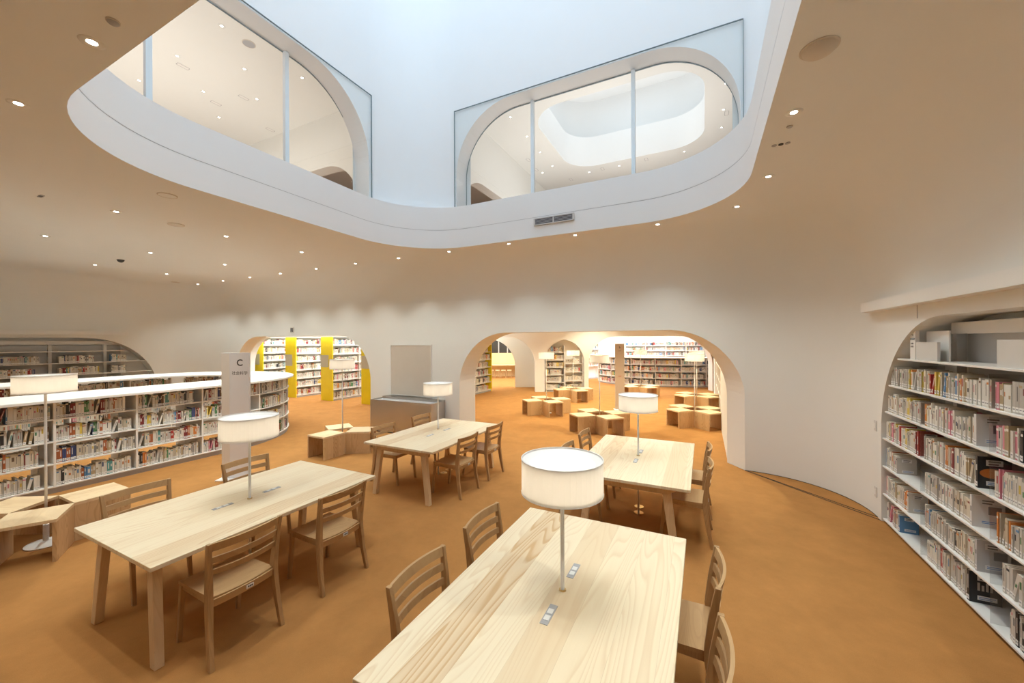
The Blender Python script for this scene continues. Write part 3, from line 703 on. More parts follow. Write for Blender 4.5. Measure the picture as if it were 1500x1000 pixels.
for z, bays in ends.items():
    for i, (a0, a1) in enumerate(bays):
        bn = BAYN[i] if not (z == 1.56) else ['far bay', 'middle bay', 'near bay', 'next bay', 'last bay'][i]
        lb_ = book_row(Rrun, R_s(a0), R_s(a1), z, ('R', SN_[z], bn), colour=.22, palette=PALE, lean=.10, hmax=.235)
        if (z, i) in SPECIAL:
            lb_['cn'], lb_['col'] = SPECIAL[(z, i)]; lb_['h'] = .235; lb_['d'] = .175; lb_['special'] = True; lb_['ln'] = 0; lb_['ins'] = .02

# ---- island bookcase: racetrack ring
IA, IB, IR = 4.2, -10.07, 2.10       # centre of the rounded end, outer radius of the shelf fronts
def ring_path(r, a_start=-1.5, n=40):
    """outer path from near-left along front, round the end, back along the rear"""
    pts = [(a_start, IB+r), (IA*.5, IB+r)]
    pts += [(IA+r*math.sin(PI*k/n), IB+r*math.cos(PI*k/n)) for k in range(n+1)]
    pts += [(a_start, IB-r)]
    return pts
isl = thing('curved_island_bookcase', P(2, -10), 'low white racetrack-shaped bookcase island with rounded end, full of books, at left', 'bookcase')
def ringslab(ro, ri, z0, z1, name, mat, parent, smooth=False, bev=0):
    mb = MB(); off = P(2, -10); o_ = [P(a, b)-off for a, b in ring_path(ro)]; i_ = [P(a, b)-off for a, b in ring_path(ri)]
    U = lambda L, z: [(p.x, p.y, z) for p in L]
    mb.grid([U(o_, z0), U(o_, z1), U(i_, z1), U(i_, z0), U(o_, z0)])
    return mb.build(name, mat, parent, fix=True, bevel=bev)
ringslab(IR+.10, IR-1.02, 1.245, 1.285, 'countertop', M['white'], isl, bev=.006)
ringslab(IR-.02, IR-.90, 0, .075, 'plinth', M['shelfgrey'], isl)
IZ = [.095, .405, .71, 1.02-.005]
for z in IZ: ringslab(IR, IR-.92, z-.018, z, 'shelf_board', M['white'], isl)
off = P(2, -10)
def radial_board(mb, s_path, r0, r1, z0, z1, w=.012):
    """vertical board across the ring at path parameter: ('f', a) front, ('c', angle) curve, ('r', a) rear"""
    k, v = s_path
    if k == 'f': c0, c1, t = (v, IB+r0), (v, IB+r1), (1, 0)
    elif k == 'r': c0, c1, t = (v, IB-r0), (v, IB-r1), (1, 0)
    else:
        c0 = (IA+r0*math.sin(v), IB+r0*math.cos(v)); c1 = (IA+r1*math.sin(v), IB+r1*math.cos(v)); t = (math.cos(v), -math.sin(v))
    q = [P(c0[0]-t[0]*w, c0[1]-t[1]*w), P(c0[0]+t[0]*w, c0[1]+t[1]*w), P(c1[0]+t[0]*w, c1[1]+t[1]*w), P(c1[0]-t[0]*w, c1[1]-t[1]*w)]
    mb.hexa([(p.x-off.x, p.y-off.y, z0) for p in q]+[(p.x-off.x, p.y-off.y, z1) for p in q])
divs = [('f', a) for a in (-.7, .2, 1.1, 1.98, 2.84, 3.73)]+[('c', v) for v in (.27, .68, 1.1, 1.52, 1.95, 2.38, 2.8)]+[('r', a) for a in (3.9, 3.0, 2.1, 1.2, .3)]
for dv in divs:
    mb = MB(); radial_board(mb, dv, IR-.005, IR-.30, .08, 1.245); mb.build('upright', M['white'], isl)
    mb = MB(); radial_board(mb, dv, IR-.62, IR-.915, .08, 1.245); mb.build('upright', M['white'], isl)
for dv in divs:
    mb = MB(); radial_board(mb, dv, IR-.30, IR-.62, .08, 1.245, .004); mb.build('cross_panel', M['white'], isl)
# bays of the front and rounded end, seen from outside (left to right = increasing path length)
def path_run(r, pts_ab): return Run([P(a, b).to_2d() for a, b in pts_ab])
front = path_run(IR, [(-1.5, IB+IR), (IA, IB+IR)]+[(IA+IR*math.sin(PI*k/60), IB+IR*math.cos(PI*k/60)) for k in range(1, 61)])
def f_s(kind, v): return v+1.5 if kind == 'f' else IA+1.5+IR*v
bl = [f_s(*d) for d in divs if d[0] == 'f']+[f_s('c', v) for v in (.27, .68, 1.1, 1.52)]
ISN = {IZ[3]: 'top', IZ[2]: 'second', IZ[1]: 'third', IZ[0]: 'bottom'}
for i in range(len(bl)-1):
    for z in IZ:
        w = bl[i+1]-bl[i]; s0 = bl[i]+.02; s1 = bl[i+1]-.02
        if random.random() < .75: s1 -= random.choice((.02, .06, .1, .16))
        dens = .34 if z < .9 else .30
        book_row(front, s0, s1, z, ('I', ISN[z], 'bay %d' % (i+1)), colour=dens, palette=COLR[:3]+COLR[4:6]+COLR, lean=.25, hmax=.24)
# inner face of the rear side (faces the viewer): walked left to right = increasing a, then curving
RI = IR-.92
inner = path_run(RI, [(.0, IB-RI), (IA, IB-RI)]+[(IA+RI*math.sin(PI*k/30), IB-RI*math.cos(PI*k/30)) for k in range(1, 20)])
s = .35
while s < inner.L-.25:
    e = min(s+.86, inner.L-.1)
    for z in IZ[1:]: book_row(inner, s+.02, e-random.choice((.03, .05, .14)), z, ('J', ISN[z], ''), colour=.3, wide=1.15)
    s += .89
mb = MB(); E0 = (IA+RI*math.sin(PI*.62), IB-RI*math.cos(PI*.62))
# ---- left wall bookcase (plane b = B0), mostly behind the island
lbk = thing('wall_bookcase', P(3, B0-.34), 'built-in white bookcase in the arched niche of the far left wall', 'bookcase', TH)
def ll(a): return a-3
mb = MB(); mb.box(ll(-2.4), ll(5.0), -.05, -.03, .05, 2.0); mb.build('back_panel', M['shelfback'], lbk)
mb = MB(); mb.box(ll(-2.4), ll(4.9), -.12, -.04, 2.02, 2.12); mb.build('top_beam', M['white'], lbk)
lz = [.32, .63, .94, 1.24, 1.545, 1.85]
for z in lz:
    mb = MB(); mb.box(ll(-2.4), ll(5.6 if z < 1.4 else 5.45 if z < 1.7 else 5.05), -.33, -.05, z-.018, z); mb.build('shelf_board', M['white'], lbk)
for a in (.6, 1.6, 2.62, 3.64, 4.66):
    mb = MB(); mb.box(ll(a)-.03, ll(a)+.03, -.12, -.04, 0, 2.1); mb.build('upright', M['white'], lbk)
# (local +y of lbk points to -b, i.e. into the wall)
for ch in lbk.children: ch.location.y = 0
lrun = path_run(0, [(-2.4, B0), (5.6, B0)])
for i, (a0, a1) in enumerate(((.65, 1.57), (1.67, 2.55), (2.72, 3.45), (3.75, 4.5), (4.72, 5.25))):
    for z in lz[2:5]:
        book_row(lrun, a0+2.4, a1+2.4-random.choice((0, .1, .2)), z, ('L', '', ''), colour=.33, wide=1.2, hmax=.22)

# ---- yellow stacks beyond arch 1
def stack(a0, a1, bc, lbl, cover):
    off = P(a0, bc); t = thing('book_stack', off, lbl, 'bookcase', TH, 'double-sided stacks with yellow end panels')
    for x0, x1 in ((-.03, .0), (a1-a0, a1-a0+.03)):
        mb = MB(); mb.box(x0, x1, -.30, .30, 0, 2.35); mb.build('end_panel', M['yellow'], t)
    mb = MB(); mb.box(-.045, -.031, -.10, .28, 1.18, 1.60); mb.build('notice_plate', M['plate'], t)
    for k in range(8):
        z = .08+.31*k
        mb = MB(); mb.box(0, a1-a0, -.28, .28, z-.018, z); mb.build('shelf_board', M['white'], t)
    mb = MB(); mb.box(0, a1-a0, -.27, .27, 0, .062); mb.build('plinth', M['shelfgrey'], t)
    n = int((a1-a0)/.95)
    for k in range(1, n):
        mb = MB(); x = k*(a1-a0)/n; mb.box(x-.008, x+.008, -.28, .28, .08, 2.25); mb.build('upright', M['white'], t)
    mb = MB(); mb.box(0, a1-a0, -.006, .006, .08, 2.25); mb.build('centre_panel', M['white'], t)
    run = path_run(0, [(a0, bc+.28), (a1, bc+.28)])
    for k in range(7):
        z = .08+.31*k
        for j in range(n):
            s0 = j*(a1-a0)/n+.02; s1 = (j+1)*(a1-a0)/n-.02
            if cover(s0): book_row(run, s0, s1-random.choice((0, .05, .15)), z, ('Y', '', ''), colour=.35, wide=1.5, hmax=.25)
stack(9.35, 14.05, -15.85, 'tall book stack with yellow end, farthest left through the left arch', lambda s: s < 3.5)
stack(9.35, 14.05, -13.85, 'tall book stack with yellow end, second from left through the left arch', lambda s: s < 3.5)
stack(9.35, 14.05, -11.88, 'tall book stack with yellow end, third from left through the left arch', lambda s: s < 3.5)
stack(9.35, 14.05, -9.9, 'tall book stack with yellow end, rightmost through the left arch', lambda s: s < .1)
stack(10.5, 14.05, -8.2, 'tall book stack with yellow end, seen through the wide right arch', lambda s: s > 1.6)
mb = MB()

# ---- bright curved bookcase beyond the far arch
def simple_case(name, pts, zs, depth, lbl, topz, cat='bookcase', colour=.3, wide=1.6, books=True, hm=.24, skip=0):
    t = thing(name, (pts[0][0], pts[0][1], 0), lbl, cat); run = Run(pts)
    n = len(pts); nrm = []
    for i in range(n):
        q = Vector(pts[min(i+1, n-1)])-Vector(pts[max(i-1, 0)]); q.normalize(); nrm.append(Vector((-q.y, q.x)))
    o_ = [Vector(p)-Vector(pts[0]) for p in pts]; i_ = [o_[k]+nrm[k]*depth for k in range(n)]
    U = lambda L, z: [(p.x, p.y, z) for p in L]
    def slab(z0, z1, nm, mat, e=0):
        mb = MB(); oo = [o_[k]-nrm[k]*e for k in range(n)]
        mb.grid([U(oo, z0), U(oo, z1), U(i_, z1), U(i_, z0), U(oo, z0)])
        for k in (0, n-1): mb.face([(oo[k].x, oo[k].y, z0), (i_[k].x, i_[k].y, z0), (i_[k].x, i_[k].y, z1), (oo[k].x, oo[k].y, z1)])
        mb.build(nm, mat, t)
    for z in zs: slab(z-.02, z, 'shelf_board', M['white'])
    slab(0, .06, 'plinth', M['shelfgrey'], -.02)
    if topz: slab(topz, topz+.04, 'countertop', M['white'], .08)
    mb = MB(); b0 = [o_[k]+nrm[k]*(depth-.02) for k in range(n)]; mb.grid([U(b0, .06), U(b0, topz or zs[-1]+.28), U(i_, topz or zs[-1]+.28), U(i_, .06)]); mb.build('back_panel', M['white'], t)
    m = max(1, int(run.L/.95))
    for k in range(m+1):
        pos, ang = run.at(run.L*k/m); c_, s_ = math.cos(ang), math.sin(ang); x, y = pos.x-pts[0][0], pos.y-pts[0][1]
        mb = MB(); mb.box(-.012, .012, 0, depth, .06, topz or zs[-1]+.28, T=lambda X, Y, Z: (x+X*c_-Y*s_, y+X*s_+Y*c_, Z)); mb.build('upright', M['white'], t)
    if books:
        for z in zs:
            for k in range(m):
                book_row(run, run.L*k/m+.02, run.L*(k+1)/m-random.choice((.02, .1)), z, ('F', '', ''), colour=colour, wide=wide, hmax=hm)
    return t
cv = [(4.35, 19.6), (4.6, 18.8), (5.2, 18.0), (6.1, 17.4), (7.2, 17.05), (8.3, 16.95), (9.6, 17.0)]
# smooth the curve a little
cv2 = []
for i in range(len(cv)-1):
    cv2 += [cv[i], ((cv[i][0]+cv[i+1][0])/2, (cv[i][1]+cv[i+1][1])/2)]
cv2.append(cv[-1])
simple_case('curved_bookcase', cv2, [.08, .38, .68, .98], .5, 'low curved bookcase with white top in the bright room beyond the far arch', 1.27)
simple_case('wall_shelves', [(6.3, 21.5), (10.8, 21.5)], [.95, 1.22, 1.5, 1.78], .25, 'white shelves high on the far bright wall behind the curved bookcase', None, colour=.4, wide=1.8, hm=.2)
simple_case('wall_shelves', [(3.55, 20.6), (4.8, 21.4)], [.7, 1.0, 1.3, 1.6, 1.9], .25, 'narrow white shelves left of the bright far wall, behind the beige sign column', None, colour=.4, wide=1.8, hm=.2)
mb = MB(); mb.box(1.3, 14, 21.8, 21.9, 0, 3.6); struct(mb, 'wall_bright_room', M['wall'])
# niche shelves between the two far arches
simple_case('niche_bookcase', [(1.36, YF+.02), (2.12, YF+.02)], [.1, .39, .69, .99, 1.29, 1.6], .3, 'white niche bookcase between the far arches, left half with mixed books', None, wide=1.5, colour=.35)
simple_case('niche_bookcase', [(2.16, YF+.04), (2.88, YF+.04)], [.1, .44, .80, 1.14], .28, 'white niche bookcase between the far arches, right half with uniform volumes', None, wide=1.8, colour=.05)
simple_case('empty_bookcase', [(P(15.8, .40).x, P(15.8, .40).y), (P(10.7, .40).x, P(10.7, .40).y)], [.08, .48, .88, 1.28, 1.68], .26, 'nearly empty white shelves at the right side of the second room', None, books=False)

# ---- build the books: the 300 largest as objects, the rest as one mass
for b in ALL: b['A'] = area(b)
order = sorted(range(len(ALL)), key=lambda i: -ALL[i]['A'])
big = set(order[:300])
def cover_geo(mb, b, T, full):
    t, h, d = b['t'], b['h'], b['d']; c = b['col']; pg = (.78, .74, .64)
    if full:
        w = min(.0018, t*.18)
        mb.box(-t/2, t/2, 0, w, 0, h, col=c, T=T); mb.box(-t/2, -t/2+w, w, d, 0, h, col=c, T=T); mb.box(t/2-w, t/2, w, d, 0, h, col=c, T=T)
    else:
        q = [T(-t/2, 0, 0), T(t/2, 0, 0), T(t/2, d, 0), T(-t/2, d, 0), T(-t/2, 0, h), T(t/2, 0, h), T(t/2, d, h), T(-t/2, d, h)]
        mb.hexa(q, cols=[c, pg, c, c, c, c])
    # title band and printing on the spine
    bc = b['bc'] if b['cn'] in WN.values() else (.75, .73, .68)
    if b['band'] < .35:
        z0 = h*random.uniform(.45, .6); z1 = z0+h*random.uniform(.12, .32); mb.box(-t*.28, t*.28, -.0005, 0, z0, z1, col=tuple(k*.8 for k in bc), T=T)
    elif b['band'] < .6: mb.box(-t/2, t/2, -.0005, 0, h*.82, h*.9, col=bc, T=T)
    elif b['band'] < .85: mb.box(-t*.12, t*.12, -.0005, 0, h*.4, h*.85, col=(.12, .11, .11) if b['cn'] in WN.values() else bc, T=T)
def lab_geo(mb, b, T):
    t, h = b['t'], b['h']; mb.box(-t*.46, t*.46, -.0012, -.0005, .012, .045, col=(.80, .80, .79), T=T); mb.box(-t*.3, t*.3, -.0016, -.0012, .026, .033, col=(.25, .25, .28), T=T)
ORD = ['', 'first', 'second', 'third', 'fourth', 'fifth', 'sixth', 'seventh', 'eighth', 'ninth', 'tenth', 'eleventh', 'twelfth', 'thirteenth', 'fourteenth', 'fifteenth', 'sixteenth', 'seventeenth', 'eighteenth', 'nineteenth']
TENS = {2: 'twent', 3: 'thirt', 4: 'fort', 5: 'fift', 6: 'sixt', 7: 'sevent', 8: 'eight', 9: 'ninet'}
def ordw(n):
    if n < 20: return ORD[n]
    a, b = divmod(n, 10); return TENS[a]+('ieth' if b == 0 else 'y-'+ORD[b])
mass = MB(); IBAY = {}
ib = sorted({ALL[i]['info'][2] for i in big if ALL[i]['info'][0] == 'I'}, key=lambda s: int(s.split()[1]))
for i, n_ in enumerate(ib): IBAY[n_] = ordw(i+1)+' bay'
for i, b in enumerate(ALL):
    if i not in big:
        T = bk_T(b); cover_geo(mass, b, T, False); lab_geo(mass, b, T); continue
    I = lambda x, y, z: (x, y, z)
    sz = 'thick' if b['t'] > .026 else ('thin' if b['t'] < .016 else 'medium')
    mb = MB(); cover_geo(mb, b, I, True); o = mb.build('book', M['book'])
    T = bk_T(b)
    o.location = T(0, 0, 0)
    if b['ln']: o.rotation_euler = (Matrix.Rotation(b['yaw'], 3, 'Z') @ Matrix.Rotation(b['ln'], 3, 'Y')).to_euler()
    else: o.rotation_euler = (0, 0, b['yaw'])
    if b['info'][0] == 'R':
        where = '%s shelf, %s, right bookcase' % (b['info'][1], b['info'][2]); grp = 'books in the right wall bookcase'
    else:
        where = '%s island shelf, %s from left' % (b['info'][1], IBAY.get(b['info'][2], 'bay')); grp = 'books in the curved island'
    tag(o, '%s %s%s book, %s from %s end, %s' % (sz, b['cn'], ' leaning' if b['ln'] else '', ordw(b['k']), 'far' if b['info'][0] == 'R' else 'left', where), 'book', grp)
    w = min(.0018, b['t']*.18)
    mb = MB(); mb.box(-b['t']/2+w, b['t']/2-w, w, b['d']-.003, .003, b['h']-.003); mb.build('pages', M['paper'], o)
    mb = MB(); lab_geo(mb, b, I); mb.build('spine_label', M['book'], o)
    if b['last'] and b['info'][0] == 'R':
        x = b['t']/2; h, d = b['h'], b['d']
        mb = MB(); mb.box(x, x+.0006, d*.25, d*.75, h*.72, h*.90, col=(.70, .70, .70)); mb.box(x+.0005, x+.001, d*.32, d*.68, h*.83, h*.87, col=(.12, .12, .13)); mb.box(x+.0005, x+.001, d*.32, d*.62, h*.75, h*.79, col=(.12, .12, .13))
        p = mb.build('barcode_sticker', M['book'], o); p['label'] = 'white barcode sticker'
        mb = MB(); mb.box(x, x+.0006, d*.25, d*.85, h*.10, h*.24, col=(.72, .72, .72)); mb.box(x+.0005, x+.001, d*.3, d*.8, h*.18, h*.2, col=(.08, .22, .5)); mb.box(x+.0005, x+.001, d*.3, d*.7, h*.13, h*.15, col=(.08, .22, .5))
        p = mb.build('library_sticker', M['book'], o); p['label'] = 'white sticker with blue print'
        if b.get('special') and b['cn'] == 'black' and b['z'] > .5:
            mb = MB(); n = 20; cy, cz = d*.42, h*.48
            mb.face([(x+.0004, cy+d*.36*math.cos(2*PI*k/n), cz+h*.15*math.sin(2*PI*k/n)) for k in range(n)], col=(.55, .16, .03)); mb.build('cover_picture', M['book'], o)
        elif b.get('special') and b['cn'] == 'black':
            mb = MB()
            for q in range(4): mb.box(x, x+.0004, d*(.25+.13*q), d*(.33+.13*q), h*.40, h*(.58 if q % 2 else .66), col=(.45, .44, .42))
            mb.build('cover_title', M['book'], o)
        elif b.get('special'):
            mb = MB(); mb.box(x, x+.0004, d*.5, d*.9, h*.42, h*.68, col=(.16, .15, .16)); mb.build('cover_picture', M['book'], o)
o = mass.build('books', M['book']); tag(o, 'mass of small upright books filling the remaining shelves of all bookcases', 'books', kind='stuff')

# sign blocks on the top shelf of the right bookcase
def text(body, size, loc, rot, mat, parent, name='lettering', align='CENTER', ext=.0005):
    cu = bpy.data.curves.new(name, 'FONT'); cu.body = body; cu.size = size; cu.align_x = align; cu.extrude = ext; cu.offset = size*.018 if len(body) == 1 else 0; cu.materials.append(mat)
    tmp = bpy.data.objects.new(name, cu); COL.objects.link(tmp); bpy.context.view_layer.update()
    me = bpy.data.meshes.new_from_object(tmp.evaluated_get(bpy.context.evaluated_depsgraph_get())); bpy.data.objects.remove(tmp)
    me.name = name; o = bpy.data.objects.new(name, me); COL.objects.link(o); o.location = loc; o.rotation_euler = rot
    if parent: o.parent = parent
    return o
sg = thing('shelf_sign', P(5.05, B1+.05, 1.857), 'white index sign block with small dark writing on the top shelf at right', 'sign', TH+PI)
mb = MB(); mb.box(-.12, -.02, -.02, .01, 0, .30); mb.build('index_plate', M['white'], sg)
mb = MB(); mb.box(-.02, .36, -.015, .005, 0, .17); mb.build('side_panel', M['lgrey'], sg)
mb = MB(); mb.box(-.02, .36, .06, .07, 0, .27); mb.build('rear_panel', M['white'], sg)
text('C', .05, (-.07, -.021, .235), (PI/2, 0, 0), M['ink'], sg); text('社会科学', .024, (-.07, -.021, .19), (PI/2, 0, 0), M['ink'], sg)
text('33 経済', .016, (-.105, -.021, .15), (PI/2, 0, 0), M['ink'], sg, align='LEFT'); text('36 社会', .016, (-.105, -.021, .12), (PI/2, 0, 0), M['ink'], sg, align='LEFT')
sg2 = thing('shelf_sign', P(3.75, B1+.05, 1.857), 'blank pale grey sign panel on the top right shelf at the picture edge', 'sign', TH+PI)
mb = MB(); mb.box(-.16, .45, -.02, .0, 0, .19); mb.build('panel', M['lgrey'], sg2)

# ------------------------------------------------------------------ sign columns
def sign_column(loc, w, h, mat, lbl, letter, words, rz=0, xo=.0):
    t = thing('sign_column', loc, lbl, 'sign', rz)
    mb = MB(); mb.box(-w/2, w/2, -.02, .02, .012, h); mb.build('panel', mat, t, bevel=.003)
    mb = MB(); mb.box(-w/2-.03, w/2+.03, -.12, .12, 0, .012); mb.build('base_plate', M['lampw'], t)
    text(letter, .13*w/.4, (xo, -.0205, h-.17*w/.4-.02), (PI/2, 0, 0), M['ink'], t)
    text(words, .058*w/.4, (xo, -.0205, h-.30*w/.4-.02), (PI/2, 0, 0), M['ink'], t)
    return t
sc_ = sign_column((-4.17, 5.85, 0), .412, 1.90, M['signw'], 'tall white sign column lettered C in front of the curved island bookcase', 'C', '社会科学', rz=0, xo=.07)
mb = MB(); mb.box(-.205, -.085, -.0215, -.02, .02, 1.89); mb.build('reflection_strip', M['strip'], sc_)  # reflection on the glossy panel, painted as a warmer strip
s2 = sign_column((3.22, 11.6, 0), .275, 1.97, M['signb'], 'tall beige sign column lettered b standing beyond the wide arch', 'b', '文学', rz=0)
text('芸術', .045, (0, -.0205, .98), (PI/2, 0, 0), M['red'], s2)
# small sign above the left arch
p = P(A1-.02, -10.45, 2.33)
t = thing('wall_sign', p, 'small grey square sign on the wall above the left arch', 'sign', TH-PI/2)
mb = MB(); mb.box(-.07, .07, -.01, .01, 0, .15); mb.build('plate', M['lgrey'], t)
mb = MB(); mb.box(-.05, -.03, -.013, -.01, .02, .13); mb.box(.03, .05, -.013, -.01, .02, .13)
mb.hexa([(-.03, -.013, .11), (-.015, -.013, .11), (-.015, -.01, .11), (-.03, -.01, .11), (-.03, -.013, .13), (-.015, -.013, .13), (-.015, -.01, .13), (-.03, -.01, .13)])
mb.hexa([(.0, -.013, .02), (.03, -.013, .02), (.03, -.01, .02), (.0, -.01, .02), (-.03, -.013, .13), (-.0, -.013, .13), (-.0, -.01, .13), (-.03, -.01, .13)])
mb.build('symbol', M['ink'], t)

# ------------------------------------------------------------------ steel cabinet, pinboard, switches
t = thing('steel_cabinet', P(6.85, -6.1), 'brushed stainless steel counter cabinet against the back wall between the arches', 'cabinet', TH)
# local x -> a, y -> -b
mb = MB(); mb.box(-.25, .24, -.92, .84, .02, .70); mb.build('body', M['steel'], t, bevel=.003)
mb = MB(); mb.box(-.25, -.235, -.92, .84, .70, .73); mb.box(.13, .24, -.92, .84, .70, .755); mb.box(-.235, .13, -.92, -.905, .70, .73); mb.box(-.235, .13, .825, .84, .70, .73); mb.build('top_rim', M['steel'], t)
mb = MB(); mb.box(-.235, .13, -.905, .825, .700, .704); mb.build('recessed_grille', M['grey'], t)
mb = MB(); mb.box(-.24, .24, -.9, .82, 0, .02); mb.build('plinth', M['dark'], t)
t = thing('pinboard', P(A1, -6.16, .80), 'large blank beige pinboard on the back wall above the steel cabinet', 'pinboard', TH)
mb = MB(); mb.box(-.012, -.002, -.60, .60, .0, 1.17); mb.build('board', M['board'], t)
mb = MB()
for (y0, y1, z0, z1) in ((-.615, .615, 1.17, 1.185), (-.615, .615, -.015, 0), (-.615, -.60, -.015, 1.185), (.60, .615, -.015, 1.185)): mb.box(-.02, .0, y0, y1, z0, z1)
mb.build('frame', M['white'], t)
for z, lb in ((1.05, 'small white wall switch plate beside the right bookcase, upper of two'), (.28, 'small white wall socket plate beside the right bookcase, lower of two')):
    t = thing('wall_switch', P(5.93, B1, z), lb, 'switch', TH+PI)
    mb = MB(); mb.box(-.035, .035, -.008+.0, .0, -.06, .06)
    mb.build('plate', M['lgrey'], t)
    mb = MB(); mb.box(-.015, .015, -.011, -.008, -.03, .03); mb.build('rocker', M['white'], t)

# ------------------------------------------------------------------ ceiling fittings and lights
def spot(loc, power, size=.02, ang=110, blend=.6, col=(1, .80, .60), name='downlight_beam'):
    l = bpy.data.lights.new(name, 'SPOT'); l.energy = power; l.spot_size = math.radians(ang); l.spot_blend = blend; l.shadow_soft_size = size; l.color = col
    o = bpy.data.objects.new(name, l); COL.objects.link(o); o.location = loc; return o
def arealight(loc, sx, sy, power, col, rot=(0, 0, TH), name='luminaire'):
    l = bpy.data.lights.new(name, 'AREA'); l.shape = 'RECTANGLE'; l.size = sx; l.size_y = sy; l.energy = power; l.color = col
    o = bpy.data.objects.new(name, l); COL.objects.link(o); o.location = loc; o.rotation_euler = rot; return o
def make_down(r, mat, name='downlight'):
    t = thing(name, (0, 0, 0), '', 'ceiling light', TH)
    mb = MB(); mb.lathe([(r*.75, -.001), (r, -.004), (r*1.9, -.003), (r*1.95, 0)], 24); mb.build('trim_ring', M['wall'], t, smooth=True)
    mb = MB(); mb.cyl(0, 0, -.0015, -.0005, r*.8, n=20); mb.build('lens', mat, t)
    return t
K = 1.0
WARM = (.94, 1, .93)
dl = make_down(.03, M['lamp'])
first = True
def down_at(a, b, lb, power, ang=105, grp='recessed downlights in the main ceiling', z=ZC):
    global first
    t = dl if first else copy_tree(dl); first = False
    t.location = P(a, b, z); t['label'] = lb; t['group'] = grp
    if power: spot(P(a, b, z-.03), power, ang=ang, col=WARM, blend=1.0)
PW = 80*K
L_ = []
for a, bs in ((.94, (.63, -3.18, -4.47, -7.0, -9.6)), (2.29, (.63, -7.0, -9.6, -12.2)), (3.63, (.63, -7.03, -9.6, -12.17)), (4.93, (.63, -6.98, -9.6, -12.2)), (6.2, (-13.5, -12.17, -10.9, -9.6, -8.25, -6.95, -5.7, -4.42, -3.12, -1.89, -.61))):
    for b in bs: L_.append((a, b))
L_ += [(5.85, .40), (-.4, .63), (-1.7, .6), (-.4, -1.9), (-.4, -4.4), (-.4, -7.0), (-.4, -9.6), (-1.75, -3.1), (-1.75, -5.7), (-1.75, -8.3), (-3, -1.9), (-3, -7)]
vis = []
for (a, b) in L_:
    q = px(P(a, b, ZC))
    if q and -5 < q[0] < 1505 and -5 < q[1] < 1000: vis.append((q[0], a, b))
    else: spot(P(a, b, ZC-.03), PW*(1 if a > .5 else .85 if b < -4 else .35), ang=110, blend=1.0, col=WARM)
vis.sort()
for k, (x, a, b) in enumerate(vis): down_at(a, b, 'small glowing recessed downlight in the beige ceiling, %s from the left' % ordw(k+1), PW*(1.3 if a > 6 and b < -5 else 2.5 if b < -6 and a > 1 else 1.2 if b < -6 else .62 if a < 1 else 1.0))
# upper storey downlights
def up_at(a, b, lb, grp):
    t = copy_tree(dl); t.location = P(a, b, ZUC); t['label'] = lb; t['group'] = grp
    for c in t.children:
        if c.name.startswith('lens'): c.data = UPL
UPL = bpy.data.meshes.new('lens'); _m = MB(); _m.cyl(0, 0, -.0015, -.0005, .035, n=20); _o = _m.build('lens_tmp', M['lampup']); UPL = _o.data; bpy.data.objects.remove(_o)
ul = [(3.98, -7.82), (4.0, -9.44), (4.82, -8.63), (4.0, -11.06), (4.83, -10.24), (5.54, -9.43), (5.56, -11.06), (5.54, -7.8)]
ul = sorted([(px(P(a, b, ZUC))[0], a, b) for a, b in ul])
for k, (x, a, b) in enumerate(ul): up_at(a, b, 'tiny downlight on the upper ceiling in the left well window, %s from left' % ordw(k+1), 'downlights seen through the left well window')
ur = [(9.95, -4.42), (10.95, -4.43), (11.99, -4.42), (12.99, -3.46), (12.33, -4.9), (12.98, -2.46), (12.9, -.5), (9.9, .47), (11.0, .47), (11.9, .46), (8.9, -4.42)]
ur = sorted([(px(P(a, b, ZUC))[0], a, b) for a, b in ur])
for k, (x, a, b) in enumerate(ur): up_at(a, b, 'tiny downlight on the upper ceiling in the right well window, %s from left' % ordw(k+1), 'downlights seen through the right well window')
# rectangular sensor frames and round speakers of the upper ceiling
def upframe(a, b, lb):
    t = thing('ceiling_hatch', P(a, b, ZUC), lb, 'ceiling fitting', TH, 'rounded hatches in the upper ceilings')
    mb = MB(); o_ = rrect(-.11, .11, -.05, .05, .03, 4); i_ = rrect(-.10, .10, -.04, .04, .025, 4)
    mb.grid([[(x, y, -.003) for x, y in o_], [(x, y, -.003) for x, y in i_]], closed=True); mb.build('frame', M['grey'], t)
    mb = MB(); mb.face([(x, y, -.002) for x, y in i_]); mb.build('cover', M['white'], t)
uf = sorted([(px(P(a, b, ZUC))[0], a, b) for a, b in [(4.2, -9.68), (5.2, -10.47), (5.37, -9.65), (6.5, -10.47), (7.03, -9.65)]])
for k, (x, a, b) in enumerate(uf): upframe(a, b, 'small outlined oval hatch on the ceiling in the left well window, %s from left' % ordw(k+1))
uf = sorted([(px(P(a, b, ZUC))[0], a, b) for a, b in [(11.2, .55), (12.9, -1.6), (12.0, -5.0), (11.25, -4.95), (12.95, -3.0), (13.3, -4.2)]])
for k, (x, a, b) in enumerate(uf): upframe(a, b, 'small outlined oval hatch on the ceiling in the right well window, %s from left' % ordw(k+1))
def disc(name, a, b, r, h, lb, mat, z=ZC, cat='ceiling fitting', dome=False):
    t = thing(name, P(a, b, z), lb, cat, TH)
    mb = MB(); mb.lathe([(r*1.12, 0), (r*1.12, -.006), (r, -.008), (r, 0)], 32, closed=True); mb.build('rim', M['ring'], t)
    mb = MB()
    if dome: mb.lathe([(r, -.004)]+[(r*math.cos(k*PI/16), -.004-h*math.sin(k*PI/16)) for k in range(1, 8)]+[(0.001, -.004-h)], 32)
    else: mb.cyl(0, 0, -.006, -.001, r, n=32)
    mb.build('cover', mat, t, smooth=dome)
disc('ceiling_speaker', 2.9, .63, .088, .045, 'large domed round ceiling fitting near the top right corner', M['ring'], dome=True)
disc('ceiling_speaker', 2.94, -6.99, .09, .01, 'flat round ceiling speaker left of the light well', M['ring'])
